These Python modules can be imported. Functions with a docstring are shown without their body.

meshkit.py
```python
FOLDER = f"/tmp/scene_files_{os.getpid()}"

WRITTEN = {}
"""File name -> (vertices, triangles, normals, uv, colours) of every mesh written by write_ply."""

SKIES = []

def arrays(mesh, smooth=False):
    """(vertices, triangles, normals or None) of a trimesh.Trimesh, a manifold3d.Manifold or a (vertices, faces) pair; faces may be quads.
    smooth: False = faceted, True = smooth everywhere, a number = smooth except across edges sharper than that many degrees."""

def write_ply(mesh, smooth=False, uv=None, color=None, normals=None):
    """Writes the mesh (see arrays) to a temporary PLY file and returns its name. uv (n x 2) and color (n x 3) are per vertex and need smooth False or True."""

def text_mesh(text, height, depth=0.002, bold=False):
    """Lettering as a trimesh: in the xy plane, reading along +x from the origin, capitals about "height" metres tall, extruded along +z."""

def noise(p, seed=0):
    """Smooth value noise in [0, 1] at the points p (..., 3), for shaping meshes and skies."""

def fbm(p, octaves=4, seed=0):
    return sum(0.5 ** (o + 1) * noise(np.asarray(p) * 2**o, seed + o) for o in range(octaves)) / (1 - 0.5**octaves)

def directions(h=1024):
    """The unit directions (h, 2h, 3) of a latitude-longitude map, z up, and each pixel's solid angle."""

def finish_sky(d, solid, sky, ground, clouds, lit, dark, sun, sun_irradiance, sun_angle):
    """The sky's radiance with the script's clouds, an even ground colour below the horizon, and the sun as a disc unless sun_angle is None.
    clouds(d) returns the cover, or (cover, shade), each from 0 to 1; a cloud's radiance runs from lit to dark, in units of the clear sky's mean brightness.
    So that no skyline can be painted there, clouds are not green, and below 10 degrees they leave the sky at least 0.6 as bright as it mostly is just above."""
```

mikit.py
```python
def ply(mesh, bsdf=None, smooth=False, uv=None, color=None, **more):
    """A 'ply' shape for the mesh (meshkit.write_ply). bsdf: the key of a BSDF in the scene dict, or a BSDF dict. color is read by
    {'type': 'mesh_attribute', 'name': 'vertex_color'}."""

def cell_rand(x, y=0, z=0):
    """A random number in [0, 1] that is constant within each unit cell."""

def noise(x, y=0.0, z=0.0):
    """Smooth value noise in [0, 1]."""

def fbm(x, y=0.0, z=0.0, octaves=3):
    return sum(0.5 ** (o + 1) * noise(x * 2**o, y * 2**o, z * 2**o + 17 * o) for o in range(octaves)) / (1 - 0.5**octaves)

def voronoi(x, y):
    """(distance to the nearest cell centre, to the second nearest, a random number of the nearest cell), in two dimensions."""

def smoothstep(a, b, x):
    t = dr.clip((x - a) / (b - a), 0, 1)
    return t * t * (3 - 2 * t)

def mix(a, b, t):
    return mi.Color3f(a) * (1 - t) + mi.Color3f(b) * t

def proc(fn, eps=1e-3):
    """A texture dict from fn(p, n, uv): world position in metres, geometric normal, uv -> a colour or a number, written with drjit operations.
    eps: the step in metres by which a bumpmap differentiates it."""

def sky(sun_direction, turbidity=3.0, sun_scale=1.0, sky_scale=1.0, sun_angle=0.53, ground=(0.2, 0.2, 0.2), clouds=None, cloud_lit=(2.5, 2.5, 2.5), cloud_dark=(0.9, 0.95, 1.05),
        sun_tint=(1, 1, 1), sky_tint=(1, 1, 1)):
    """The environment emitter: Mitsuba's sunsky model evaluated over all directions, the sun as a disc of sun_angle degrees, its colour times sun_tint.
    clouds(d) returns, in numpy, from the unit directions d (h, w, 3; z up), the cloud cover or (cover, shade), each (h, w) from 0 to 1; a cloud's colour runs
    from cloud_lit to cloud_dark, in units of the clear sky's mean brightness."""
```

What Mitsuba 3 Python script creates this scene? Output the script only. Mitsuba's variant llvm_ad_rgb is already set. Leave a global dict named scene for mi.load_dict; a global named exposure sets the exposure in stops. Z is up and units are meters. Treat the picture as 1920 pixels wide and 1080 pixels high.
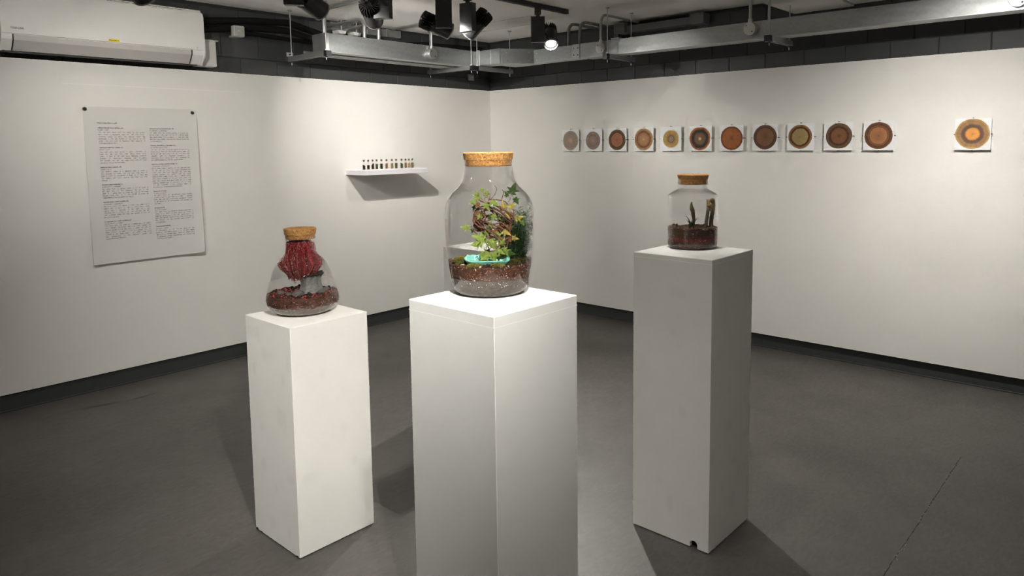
import math, random
import numpy as np
import trimesh
import mitsuba as mi
import drjit as dr
import mikit
import meshkit
from shapely.geometry import Polygon, box as sbox
from mikit import proc, noise, fbm, smoothstep, mix

T = mi.ScalarTransform4f
scene, labels = {}, {}
rng = np.random.default_rng(7)
random.seed(7)

# ------------------------------------------------------------------ camera
CAM = np.array([-6.10103, -6.07459, 1.8577])
FWD = np.array([0.74512219, 0.65972897, -0.09772724])
UP = np.array([0.08021659, 0.05681543, 0.99515693])
F_PX = 1339.2565
scene['camera'] = {
    'type': 'perspective', 'fov_axis': 'x', 'fov': math.degrees(2 * math.atan(960 / F_PX)),
    'principal_point_offset_x': -40.775 / 1920, 'principal_point_offset_y': 137.142 / 1080,
    'near_clip': 0.05, 'far_clip': 100.0,
    'to_world': T().look_at(origin=CAM.tolist(), target=(CAM + FWD).tolist(), up=UP.tolist()),
}
exposure = 0.0

# ------------------------------------------------------------------ lights: every lamp is a track spotlight built further down, several out of view
WARM = np.array([1.0, 0.963, 0.895])
# name: (driver box centre xy, box yaw in degrees, head centre, aim point, intensity, cutoff, beam)
LAMPS = [
    ('shelf',    (-2.98, -1.93), -60, (-3.00, -1.82, 2.80), (-1.10, 0.00, 1.88), 15.0, 41, 10),
    ('wall',     (-2.17, -1.93), 100, (-2.03, -1.90, 2.83), (-2.30, 0.00, 1.35), 2.5, 46, 10),
    ('pictures', (-2.42, -1.93), -37, (-2.40, -1.80, 2.785), (0.00, -2.62, 1.90), 9.2, 29, 6),
    ('corner',   (-3.66, -1.93), -37, (-3.55, -1.90, 2.79), (0.00, -1.10, 1.35), 3.0, 40, 8),
    ('back',     (-1.34, -1.93), -48, (-1.12, -1.88, 2.83), (-2.45, -3.30, 0.70), 30.0, 40, 12),
    ('sheet',    (-5.55, -1.93), 40, (-5.45, -1.82, 2.78), (-3.78, 0.00, 2.00), 6.0, 41, 10),
    ('lower',    (-4.65, -1.93), 40, (-4.55, -1.82, 2.78), (-2.60, -0.15, 0.70), 6.6, 62, 14),  # unseen lamp beyond the frame, placed to light the lower left wall
    ('bright',   (-1.93, -5.30), 40, (-1.82, -5.22, 2.78), (0.00, -4.80, 1.10), 17.5, 50, 10),
    ('flask',    (-5.50, -5.72), 40, (-5.43, -5.64, 2.80), (-4.30, -3.22, 0.78), 27.0, 25, 6),
    ('plinths',  (-5.15, -5.72), 40, (-5.22, -5.50, 2.80), (-4.22, -4.20, 0.60), 7.6, 44, 14),
    ('over',     (-4.32, -4.40), 40, (-4.30, -4.26, 2.86), (-4.37, -4.32, 1.34), 5.5, 34, 8),  # unseen lamp overhead, placed to light the middle plinth and its jar
    ('tall',     (-3.46, -4.40), 40, (-3.43, -4.44, 2.86), (-3.00, -4.40, 1.30), 3.0, 17, 6),  # unseen lamp, placed to brighten the top of the right plinth
    ('side',     (-6.60, -2.72), 40, (-6.55, -2.62, 2.80), (-4.52, -3.02, 0.50), 7.5, 20, 8),  # unseen lamp, placed to light the left face of the lowest plinth
]

# ------------------------------------------------------------------ helpers
def numbered(name):
    if name not in labels and name not in scene and not any(k.startswith(name + '__') for k in scene):
        return name
    i = 1
    while True:
        k = f'{name}_{i:03d}'
        if k not in labels and k not in scene and not any(q.startswith(k + '__') for q in scene):
            return k
        i += 1

def thing(name, label=None, cat=None, group=None, kind=None):
    key = numbered(name)
    d = {}
    if label: d['label'] = label
    if cat: d['category'] = cat
    if group: d['group'] = group
    if kind: d['kind'] = kind
    labels[key] = d
    return key

def put(name, mesh, mat, parent=None, smooth=False, label=None, kind=None, **kw):
    base = f'{parent}__{name}' if parent else name
    key = base
    i = 0
    while key in scene:
        i += 1
        key = f'{base}_{i:03d}'
    scene[key] = mikit.ply(mesh, mat, smooth, **kw)
    if label or kind:
        d = labels.setdefault(key, {})
        if label: d['label'] = label
        if kind: d['kind'] = kind
    return key

def tag(key, label=None, cat=None, group=None, kind=None):
    d = labels.setdefault(key, {})
    if label: d['label'] = label
    if cat: d['category'] = cat
    if group: d['group'] = group
    if kind: d['kind'] = kind

def cat_(ms):
    return trimesh.util.concatenate([m for m in ms if m is not None])

def box(x0, x1, y0, y1, z0, z1):
    m = trimesh.creation.box(extents=(x1 - x0, y1 - y0, z1 - z0))
    m.apply_translation(((x0 + x1) / 2, (y0 + y1) / 2, (z0 + z1) / 2))
    return m

def bbox(x0, x1, y0, y1, z0, z1, b=0.004):
    """box with bevelled edges"""
    pts = []
    for sx, X in ((1, x0), (-1, x1)):
        for sy, Y in ((1, y0), (-1, y1)):
            for sz, Z in ((1, z0), (-1, z1)):
                pts += [(X + sx * b, Y + sy * b, Z), (X + sx * b, Y, Z + sz * b), (X, Y + sy * b, Z + sz * b)]
    return trimesh.convex.convex_hull(np.array(pts))

def extr(poly2d, h):
    p = poly2d if isinstance(poly2d, Polygon) else Polygon(poly2d)
    return trimesh.creation.extrude_polygon(p, h, engine='earcut')

def frame(t):
    t = t / (np.linalg.norm(t) + 1e-12)
    a = np.cross(t, [0, 0, 1.0] if abs(t[2]) < 0.9 else [1.0, 0, 0])
    a /= np.linalg.norm(a)
    return t, a, np.cross(t, a)

def tube(points, radii, sides=10, caps=True):
    p = np.asarray(points, float)
    n = len(p)
    r = np.broadcast_to(np.asarray(radii, float), (n,))
    t = np.gradient(p, axis=0)
    t /= np.linalg.norm(t, axis=1, keepdims=True) + 1e-12
    _, a, _ = frame(t[0])
    V = []
    ang = np.arange(sides) * 2 * np.pi / sides
    for i in range(n):
        a = a - t[i] * (a @ t[i])
        a /= np.linalg.norm(a) + 1e-12
        b = np.cross(t[i], a)
        V.append(p[i] + r[i] * (np.cos(ang)[:, None] * a + np.sin(ang)[:, None] * b))
    V = np.vstack(V)
    Fc = []
    for i in range(n - 1):
        for j in range(sides):
            k = (j + 1) % sides
            q = (i * sides + j, i * sides + k, (i + 1) * sides + k, (i + 1) * sides + j)
            Fc += [(q[0], q[1], q[2]), (q[0], q[2], q[3])]
    if caps:
        V = np.vstack([V, p[:1], p[-1:]])
        c0, c1 = n * sides, n * sides + 1
        for j in range(sides):
            k = (j + 1) % sides
            Fc += [(c0, k, j), (c1, (n - 1) * sides + j, (n - 1) * sides + k)]
    return trimesh.Trimesh(V, np.array(Fc), process=False)

def spline(pts, n=24):
    from scipy.interpolate import CubicSpline
    p = np.asarray(pts, float)
    if len(p) == 2:
        return p[0] + np.linspace(0, 1, n)[:, None] * (p[1] - p[0])
    s = np.r_[0, np.cumsum(np.linalg.norm(np.diff(p, axis=0), axis=1) + 1e-6)]
    return CubicSpline(s, p)(np.linspace(0, s[-1], n))

def bend(pts, r=0.06, n=7):
    """polyline with rounded corners"""
    p = [np.array(q, float) for q in pts]
    out = [p[0]]
    for i in range(1, len(p) - 1):
        u = p[i - 1] - p[i]; v = p[i + 1] - p[i]
        lu, lv = np.linalg.norm(u), np.linalg.norm(v)
        rr = min(r, lu * .49, lv * .49)
        A, B = p[i] + u / lu * rr, p[i] + v / lv * rr
        for s in np.linspace(0, 1, n):
            out.append((1 - s) ** 2 * A + 2 * s * (1 - s) * p[i] + s * s * B)
    out.append(p[-1])
    return np.array(out)

def lathe(prof, n=64, centre=(0, 0, 0)):
    """prof: list of (r, z); r = 0 ends are closed to a point"""
    pr = np.asarray(prof, float)
    ang = np.arange(n) * 2 * np.pi / n
    V, ring = [], []
    for r, z in pr:
        if r < 1e-6:
            ring.append([len(V)]); V.append((0, 0, z))
        else:
            ring.append(list(range(len(V), len(V) + n)))
            V += [(r * math.cos(a), r * math.sin(a), z) for a in ang]
    Fc = []
    for a, b in zip(ring[:-1], ring[1:]):
        for j in range(n):
            k = (j + 1) % n
            if len(a) == 1 and len(b) == 1: continue
            if len(a) == 1: Fc.append((a[0], b[k], b[j]))
            elif len(b) == 1: Fc.append((a[j], a[k], b[0]))
            else: Fc += [(a[j], a[k], b[k]), (a[j], b[k], b[j])]
    m = trimesh.Trimesh(np.array(V) + np.array(centre), np.array(Fc), process=False)
    return m

def smooth_prof(pts, n=60):
    from scipy.interpolate import PchipInterpolator
    p = np.asarray(pts, float)
    s = np.r_[0, np.cumsum(np.linalg.norm(np.diff(p, axis=0), axis=1))]
    f = PchipInterpolator(s, p)
    return f(np.linspace(0, s[-1], n))

def orient(mesh, x, y, z, o):
    M = np.eye(4); M[:3, 0], M[:3, 1], M[:3, 2], M[:3, 3] = x, y, z, o
    m = mesh.copy(); m.apply_transform(M)
    return m

def along(mesh, d, o):
    """local +z -> direction d"""
    z = np.array(d, float); z /= np.linalg.norm(z)
    x = np.cross([0, 0, 1.0], z)
    x = x / np.linalg.norm(x) if np.linalg.norm(x) > 1e-6 else np.array([1.0, 0, 0])
    return orient(mesh, x, np.cross(z, x), z, o)

def rotz(mesh, deg, o=(0, 0, 0)):
    m = mesh.copy()
    m.apply_transform(trimesh.transformations.rotation_matrix(math.radians(deg), [0, 0, 1]))
    m.apply_translation(o)
    return m

def ball(r, sub=1):
    return trimesh.creation.icosphere(subdivisions=sub, radius=r)

def lin(*c):
    """sRGB 0..255 to linear"""
    c = np.array(c, float) / 255
    return np.where(c < .04045, c / 12.92, ((c + .055) / 1.055) ** 2.4)

def rgb(*c):
    return {'type': 'rgb', 'value': [float(v) for v in c]}

# ------------------------------------------------------------------ materials
def principled(key, col, rough=.5, metallic=0.0, spec=.5, **kw):
    scene[key] = {'type': 'twosided', 'b': {'type': 'principled', 'base_color': col if isinstance(col, dict) else rgb(*col), 'roughness': rough, 'metallic': metallic, 'specular': spec, **kw}}
    return key

def bumped(key, col, rough, height_fn, scale=1.0, eps=1e-3, spec=.4, metallic=0.0):
    scene[key] = {'type': 'twosided', 'b': {'type': 'bumpmap', 'arbitrary': proc(height_fn, eps), 'scale': scale,
                  'b': {'type': 'principled', 'base_color': col if isinstance(col, dict) else rgb(*col), 'roughness': rough, 'specular': spec, 'metallic': metallic}}}
    return key

principled('m_wall_white', (.80, .785, .75), .75, spec=.25)
principled('m_wall_rear', (.40, .39, .375), .8, spec=.2)
principled('m_ceiling', (.80, .78, .75), .85, spec=.2)
for i, c in enumerate(((.040, .043, .043), (.046, .049, .048), (.035, .038, .038))):
    principled(f'm_block_{i}', c, .55, spec=.35)
principled('m_mortar', (.030, .032, .032), .8, spec=.2)
principled('m_skirting', (.040, .046, .044), .5, spec=.35)

def floor_col(p, n, uv):
    a = fbm(p.x * 3.1, p.y * 3.1, 0.0, 4)
    b = fbm(p.x * 38 + a * 6, p.y * 90, 0.0, 3)
    c = noise(p.x * 260, p.y * 260)
    v = 0.086 * (0.78 + 0.30 * a + 0.22 * (b - .5)) + 0.012 * smoothstep(.80, .95, c)
    # dark rubber scuffs by the left wall, near the skirting
    d1 = dr.square((p.x + 4.42) / .11) + dr.square((p.y + .355 + .25 * (p.x + 4.42)) / .022)
    d2 = dr.square((p.x + 4.16) / .09) + dr.square((p.y + .40 - .1 * (p.x + 4.16)) / .016)
    scuff = dr.maximum(dr.exp(-d1), .8 * dr.exp(-d2))
    v = v * (1 - .55 * scuff)
    return mi.Color3f(v * 1.05, v * .97, v * .915)
principled('m_floor', proc(floor_col), .48, spec=.35)
principled('m_seam', (.022, .021, .02), .7)
principled('m_fleck', (.22, .21, .2), .7)

def smudged(r, g, b):
    def fn(p, n, uv):
        k = .955 + .07 * fbm(p.x * 7 + 3, p.y * 7, p.z * 4, 3) - .05 * smoothstep(.70, .9, noise(p.x * 19, p.y * 19, p.z * 11))
        return mi.Color3f(r * k, g * k, b * k)
    return fn
principled('m_plinth_a', proc(smudged(.83, .82, .78)), .55, spec=.3)
def roller(p, n, uv):
    return fbm(p.x * 240 + p.z * 17, p.y * 240, p.z * 240, 2)
bumped('m_plinth_b', (.76, .755, .725), .6, roller, .00035, eps=8e-4, spec=.3)
principled('m_plinth_c', proc(smudged(.745, .735, .705)), .6, spec=.3)
principled('m_gap', (.02, .02, .02), .9)
principled('m_paintline', (.86, .85, .82), .6)

def galv(p, n, uv):
    v = fbm(p.x * 60, p.y * 60, p.z * 60, 3)
    s = noise(p.x * 3 + p.z * 30, p.y * 3 - p.z * 26, p.z * 8)
    k = .44 + .10 * (v - .5) + .07 * (s - .5)
    return mi.Color3f(k * .96, k * 1.0, k * 1.01)
principled('m_galv', proc(galv), .40, metallic=.9)
principled('m_galv_shaded', (.26, .26, .255), .42, metallic=.8)  # darker copy of the galvanised metal, lack of light put into its colour
principled('m_trunking', (.14, .14, .138), .5, spec=.4)  # grey darkened, the dim light by the ceiling put into the colour
principled('m_galv_plain', (.50, .51, .51), .38, metallic=.85)
principled('m_steel_bright', (.75, .75, .74), .25, metallic=.9)
principled('m_black', (.010, .010, .011), .38, spec=.5)
principled('m_black_soft', (.008, .008, .008), .85, spec=.15)
principled('m_fin', (.014, .013, .014), .5)
principled('m_plastic_white', (.80, .79, .76), .33, spec=.5)
principled('m_plastic_grey', (.52, .50, .48), .4, spec=.5)
principled('m_plastic_mid', (.33, .33, .32), .5, spec=.4)
principled('m_plastic_box', (.46, .46, .44), .45)
principled('m_dark_slot', (.015, .015, .016), .6)
principled('m_ink', (.03, .03, .032), .8, spec=.1)
principled('m_paper', (.70, .685, .66), .8, spec=.2)
principled('m_yellow', (.80, .60, .02), .5)
principled('m_shelf', (.70, .69, .72), .45, spec=.4)
principled('m_print_back', (.86, .87, .885), .5, spec=.3)
scene['m_vertex'] = {'type': 'twosided', 'b': {'type': 'principled', 'base_color': {'type': 'mesh_attribute', 'name': 'vertex_color'}, 'roughness': .7, 'specular': .3}}
scene['m_vertex_satin'] = {'type': 'twosided', 'b': {'type': 'principled', 'base_color': {'type': 'mesh_attribute', 'name': 'vertex_color'}, 'roughness': .38, 'specular': .5}}
scene['m_leaf'] = {'type': 'principledthin', 'base_color': {'type': 'mesh_attribute', 'name': 'vertex_color'}, 'roughness': .45, 'diff_trans': .7, 'spec_trans': 0.0}
scene['m_glass'] = {'type': 'thindielectric', 'int_ior': 1.5, 'ext_ior': 1.0}
def cork(p, n, uv):
    a = noise(p.x * 420, p.y * 420, p.z * 420)
    b = noise(p.x * 170 + 9, p.y * 170, p.z * 170)
    t = smoothstep(.25, .8, .6 * a + .4 * b)
    c = mix((.30, .125, .035), (.66, .37, .135), t)
    return c * (1 - .6 * smoothstep(.80, .92, noise(p.x * 310, p.y * 310 + 4, p.z * 310)))
principled('m_cork', proc(cork), .75, spec=.2)
principled('m_turquoise', (.20, .56, .46), .32, spec=.5)
principled('m_lens', (.02, .02, .02), .3)

# ------------------------------------------------------------------ room shell
XL, YR = -8.6, -8.6      # extent of the room away from the corner
CEIL = 3.07
floor = thing('floor', 'dark grey speckled vinyl floor', kind='structure')
put('sheet', box(XL, .10, YR, .10, -.08, 0), 'm_floor', floor)
# raised, frayed seam of the vinyl on the right
def seam_mesh():
    ms = []
    xs = np.linspace(-2.95, -1.42, 120)
    yv = -5.266 + .006 * (meshkit.noise(np.c_[xs * 23, xs * 0, xs * 0]) - .5)
    for a, b, ya, yb in zip(xs[:-1], xs[1:], yv[:-1], yv[1:]):
        w = .0007 + .0017 * rng.random()
        if rng.random() < .16: continue
        ms.append(extr([(a, ya - w), (b, yb - w), (b, yb + w), (a, ya + w)], .0012))
    return cat_(ms)
put('seam', seam_mesh(), 'm_seam', floor, label='dark frayed seam in the vinyl')
fl = []
for _ in range(46):
    x = rng.uniform(-2.95, -1.45); s = rng.uniform(.003, .009)
    b_ = box(-s, s, -.0012, .0012, 0, .0016); fl.append(rotz(b_, rng.uniform(-30, 30), (x, -5.266 + rng.normal(0, .006), 0)))
put('seam_fraying', cat_(fl), 'm_fleck', floor, kind='stuff', label='pale frayed fibres along the seam')

ceil = thing('ceiling', 'painted pale grey concrete ceiling', kind='structure')
put('slab', box(XL, .10, YR, .10, CEIL, CEIL + .1), 'm_ceiling', ceil)
# faint board joints in the soffit near the corner
put('joint', cat_([box(-.95 + i * .36, -.945 + i * .36, -1.5 + .25 * i, .03, CEIL - .0015, CEIL) for i in range(2)]), 'm_plastic_mid', ceil, kind='stuff')
beam = thing('trim_1', 'pale ceiling beam running out from the right wall', kind='structure')
put('beam', bbox(XL, .03, -4.12, -3.63, 2.94, CEIL, .006), 'm_ceiling', beam)
put('beam_step', bbox(XL, .03, -4.36, -4.12, 2.955, CEIL, .006), 'm_ceiling', beam)

def block_wall(key, lab, horizontal, length):
    """painted block wall; horizontal(u, d, z) box maker: u along the wall away from the corner, d depth behind the lining"""
    k = thing(key, lab, kind='structure')
    put('backing', horizontal(-.06, length, .0435, .12, .126, CEIL), 'm_mortar', k)
    put('wall_foot', horizontal(-.06, length, .078, .12, 0, .126), 'm_mortar', k)
    bl, bh, j = .34, .205, .007
    z = CEIL - 3 * bh - .02
    row = 0
    tops = []
    while z < CEIL - .02:
        u = -.02 - (bl / 2 if row % 2 else 0)
        while u < 5.9:
            a, b = max(u, -.03), u + bl - j
            if b > a + .03:
                dz = rng.uniform(-.0015, .002)
                tops.append((a, b, z, min(z + bh - j, CEIL), dz))
            u += bl
        z += bh; row += 1
    for a, b, z0, z1, dz in tops:
        put('block', horizontal(a, b, .040 + dz, .06, z0, z1), f'm_block_{rng.integers(3)}', k)
    put('block_field', horizontal(5.9, length, .040, .06, CEIL - .63, CEIL), 'm_block_0', k)
    return k

def HL(a, b, d0, d1, z0, z1): return bbox(-b, -a, d0, d1, z0, z1, .0025)
def HR(a, b, d0, d1, z0, z1): return bbox(d0, d1, -b, -a, z0, z1, .0025)
wl = block_wall('wall_left', 'left gallery wall, white lining boards below dark painted blockwork', HL, -XL)
wr = block_wall('wall_right', 'right gallery wall, white lining boards below dark painted blockwork', HR, -YR)
put('lining_board', box(XL, .0, 0, .026, .13, 2.5), 'm_wall_white', wl, label='white painted lining board')
put('lining_board', box(0, .026, YR, .026, .13, 2.5), 'm_wall_white', wr, label='white painted lining board')
# taped joint showing as a faint raised line near the top of the left lining
put('joint_tape', box(-4.42, -3.05, -.0012, .0, 2.338, 2.344), 'm_paintline', wl, label='faint raised joint line')

def skirting(key, lab, horizontal, length, d=.024):
    k = thing(key, lab, kind='structure')
    put('board', horizontal(-.05, length, d, .079, .004, .118), 'm_skirting', k)
    put('cove', horizontal(-.05, length, d - .008, .079, 0, .012), 'm_skirting', k)
skirting('baseboard_left', 'dark grey skirting under the left lining board', HL, -XL)
skirting('baseboard_right', 'dark grey skirting under the right lining board', HR, -YR, .046)
# unseen walls close the room for bounce light, grey to dim the glass reflections
for nm, lab, m in (('wall_back', 'unseen grey wall behind the camera, closing the room for bounce light', box(XL, .05, YR - .1, YR, 0, CEIL)), ('wall_side', 'unseen grey wall left of the camera, closing the room for bounce light', box(XL - .1, XL, YR, .05, 0, CEIL))):
    k = thing(nm, lab, kind='structure'); put('face', m, 'm_wall_rear', k)

# ------------------------------------------------------------------ plinths
def plinth(x, y, s, h, mat, label, line=None, notch=False, chips=False):
    k = thing('plinth', label, 'plinth', 'white display plinths')
    if notch:
        import manifold3d as m3
        M = m3.Manifold.hull_points(np.array(bbox(x, x + s, y, y + s, .004, h, .002).vertices))
        cutr = m3.Manifold.cylinder(.3, .021, .021, 40).rotate([0, 90, 0]).scale([1, .92, 1.0]).translate([x - .15, y + .075, .018])
        cutb = m3.Manifold.cube([.3, .0386, .03]).translate([x - .15, y + .0557, -.01])
        inner = m3.Manifold.cube([s - .04, s - .04, h - .06]).translate([x + .02, y + .02, -.01])
        M = M - inner - cutr - cutb
        me = M.to_mesh()
        put('body', trimesh.Trimesh(me.vert_properties[:, :3], me.tri_verts, process=False), mat, k)
    else:
        b = bbox(x, x + s, y, y + s, .004, h, .0025)
        put('body', b, mat, k)
    if line:
        z = h - line
        e = .0004
        put('lid_joint', box(x - e, x + s + e, y - e, y + s + e, z - .0012, z + .0012), 'm_paintline', k, label='thin joint line of the lid')
    if chips:
        c = []
        for (u, w, hh) in ((.002, .03, .012), (.05, .02, .006), (.37, .03, .008)):
            c.append(extr([(0, 0), (w, 0), (w * .6, hh), (w * .2, hh * .7)], .0016).apply_transform(np.array([[0, 0, -1, x + .0006], [-1, 0, 0, y + s - u], [0, 1, 0, .004], [0, 0, 0, 1.0]])))
        put('chip', cat_(c), 'm_gap', k, kind='stuff', label='dark chips along the bottom edge')
    put('painted_shade_strip', box(x + .006, x + s - .006, y + .006, y + s - .006, 0, .005) if not notch else box(x + .05, x + s - .05, y + .05, y + s - .05, 0, .004), 'm_gap', k)  # dark strip, shade under the body put into the colour
    return k
plinth(-4.518, -3.239, .405, 1.069, 'm_plinth_a', 'lowest white plinth, under the flask of red plant', chips=True)
plinth(-4.601, -4.582, .406, 1.342, 'm_plinth_b', 'nearest white plinth, in the middle, under the largest jar', line=.035)
plinth(-3.290, -4.620, .408, 1.349, 'm_plinth_c', 'tall white plinth on the right with a cable notch at its base', notch=True, line=.02)
plinth(-2.810, -2.716, .406, 1.155, 'm_plinth_c', 'far white plinth almost hidden behind the largest jar')

# ------------------------------------------------------------------ glass jars
def jar(pos, prof, wall, cork_r0, cork_r1, cork_z0, cork_z1, plug_r, plug_z, label, hole=True):
    k = thing('jar', label, 'jar', 'corked glass terrarium jars')
    outer = smooth_prof(prof, 70)
    inner = outer.copy()
    inner[:, 0] = np.maximum(outer[:, 0] - wall, 0)
    rr, rim_z = outer[-1]
    rim = [(rr + .0006, rim_z + .002), (rr + .0004, rim_z + .004), (rr - .0015, rim_z + .0046), (rr - wall, rim_z + .003), (rr - wall, rim_z - .004)]
    full = [(0, outer[0, 1])] + outer.tolist() + rim + inner[outer[:, 1] > .14][::-1].tolist()
    put('glass', lathe(full, 96, pos), 'm_glass', k, smooth=40)
    cz0, cz1 = cork_z0, cork_z1
    cp = [(0, plug_z), (plug_r - .002, plug_z), (plug_r, plug_z + .003), (plug_r, cz0), (cork_r0, cz0), (cork_r0 + .001, cz0 + .003), (cork_r1 - .001, cz1 - .003), (cork_r1 - .004, cz1)]
    cp += [(.0035, cz1), (.0035, cz1 - .012), (0, cz1 - .012)]
    put('cork', lathe(cp, 72, pos), 'm_cork', k, smooth=30, label='cork lid')
    put('lid_hole', lathe([(0, cz1 - .011), (.0045, cz1 - .011), (.0045, cz1 + .0008), (.0, cz1 + .0008)], 12, pos), 'm_gap', k, label='small dark hole in the lid')
    return k, inner

PA = (-4.304, -2.991, 1.0705)
PB = (-4.342, -4.309, 1.3435)
PC = (-2.987, -4.354, 1.3505)
profA = [(.098, 0), (.118, .003), (.142, .013), (.159, .030), (.168, .050), (.1705, .070), (.1645, .098), (.1500, .148), (.1345, .198), (.1085, .249), (.0875, .270), (.0775, .286), (.0735, .303), (.0715, .328), (.0722, .350), (.0728, .372)]
profB = [(.100, 0), (.114, .003), (.128, .014), (.1365, .034), (.1415, .060), (.1465, .090), (.1537, .156), (.1584, .240), (.1582, .280), (.1560, .300), (.1500, .320), (.1344, .344), (.1160, .3615), (.1054, .3725), (.0960, .388), (.0905, .405), (.0872, .420), (.0852, .442), (.0852, .462)]
profC = [(.104, 0), (.114, .002), (.1195, .008), (.1215, .018), (.1217, .080), (.1219, .166), (.1216, .243), (.1180, .258), (.1065, .266), (.0883, .2765), (.0770, .283), (.0742, .292), (.0740, .307), (.0739, .3315)]
jA, inA = jar(PA, profA, .0032, .0715, .0762, .374, .4035, .0680, .3535, 'wide-bottomed corked glass flask of red plant on the lowest plinth')
jB, inB = jar(PB, profB, .0035, .0835, .0890, .4635, .4900, .0810, .4430, 'largest corked glass jar, with ivy and a turquoise tub, on the middle plinth')
jC, inC = jar(PC, profC, .0030, .0700, .0767, .3330, .3560, .0700, .3080, 'straight-sided corked glass jar of dark soil on the right plinth')

def r_at(inner, z):
    return np.interp(z, inner[:, 1], inner[:, 0])

def vcol(mesh, fn):
    return np.clip(fn(np.asarray(mesh.vertices)), 0, 1)

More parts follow.
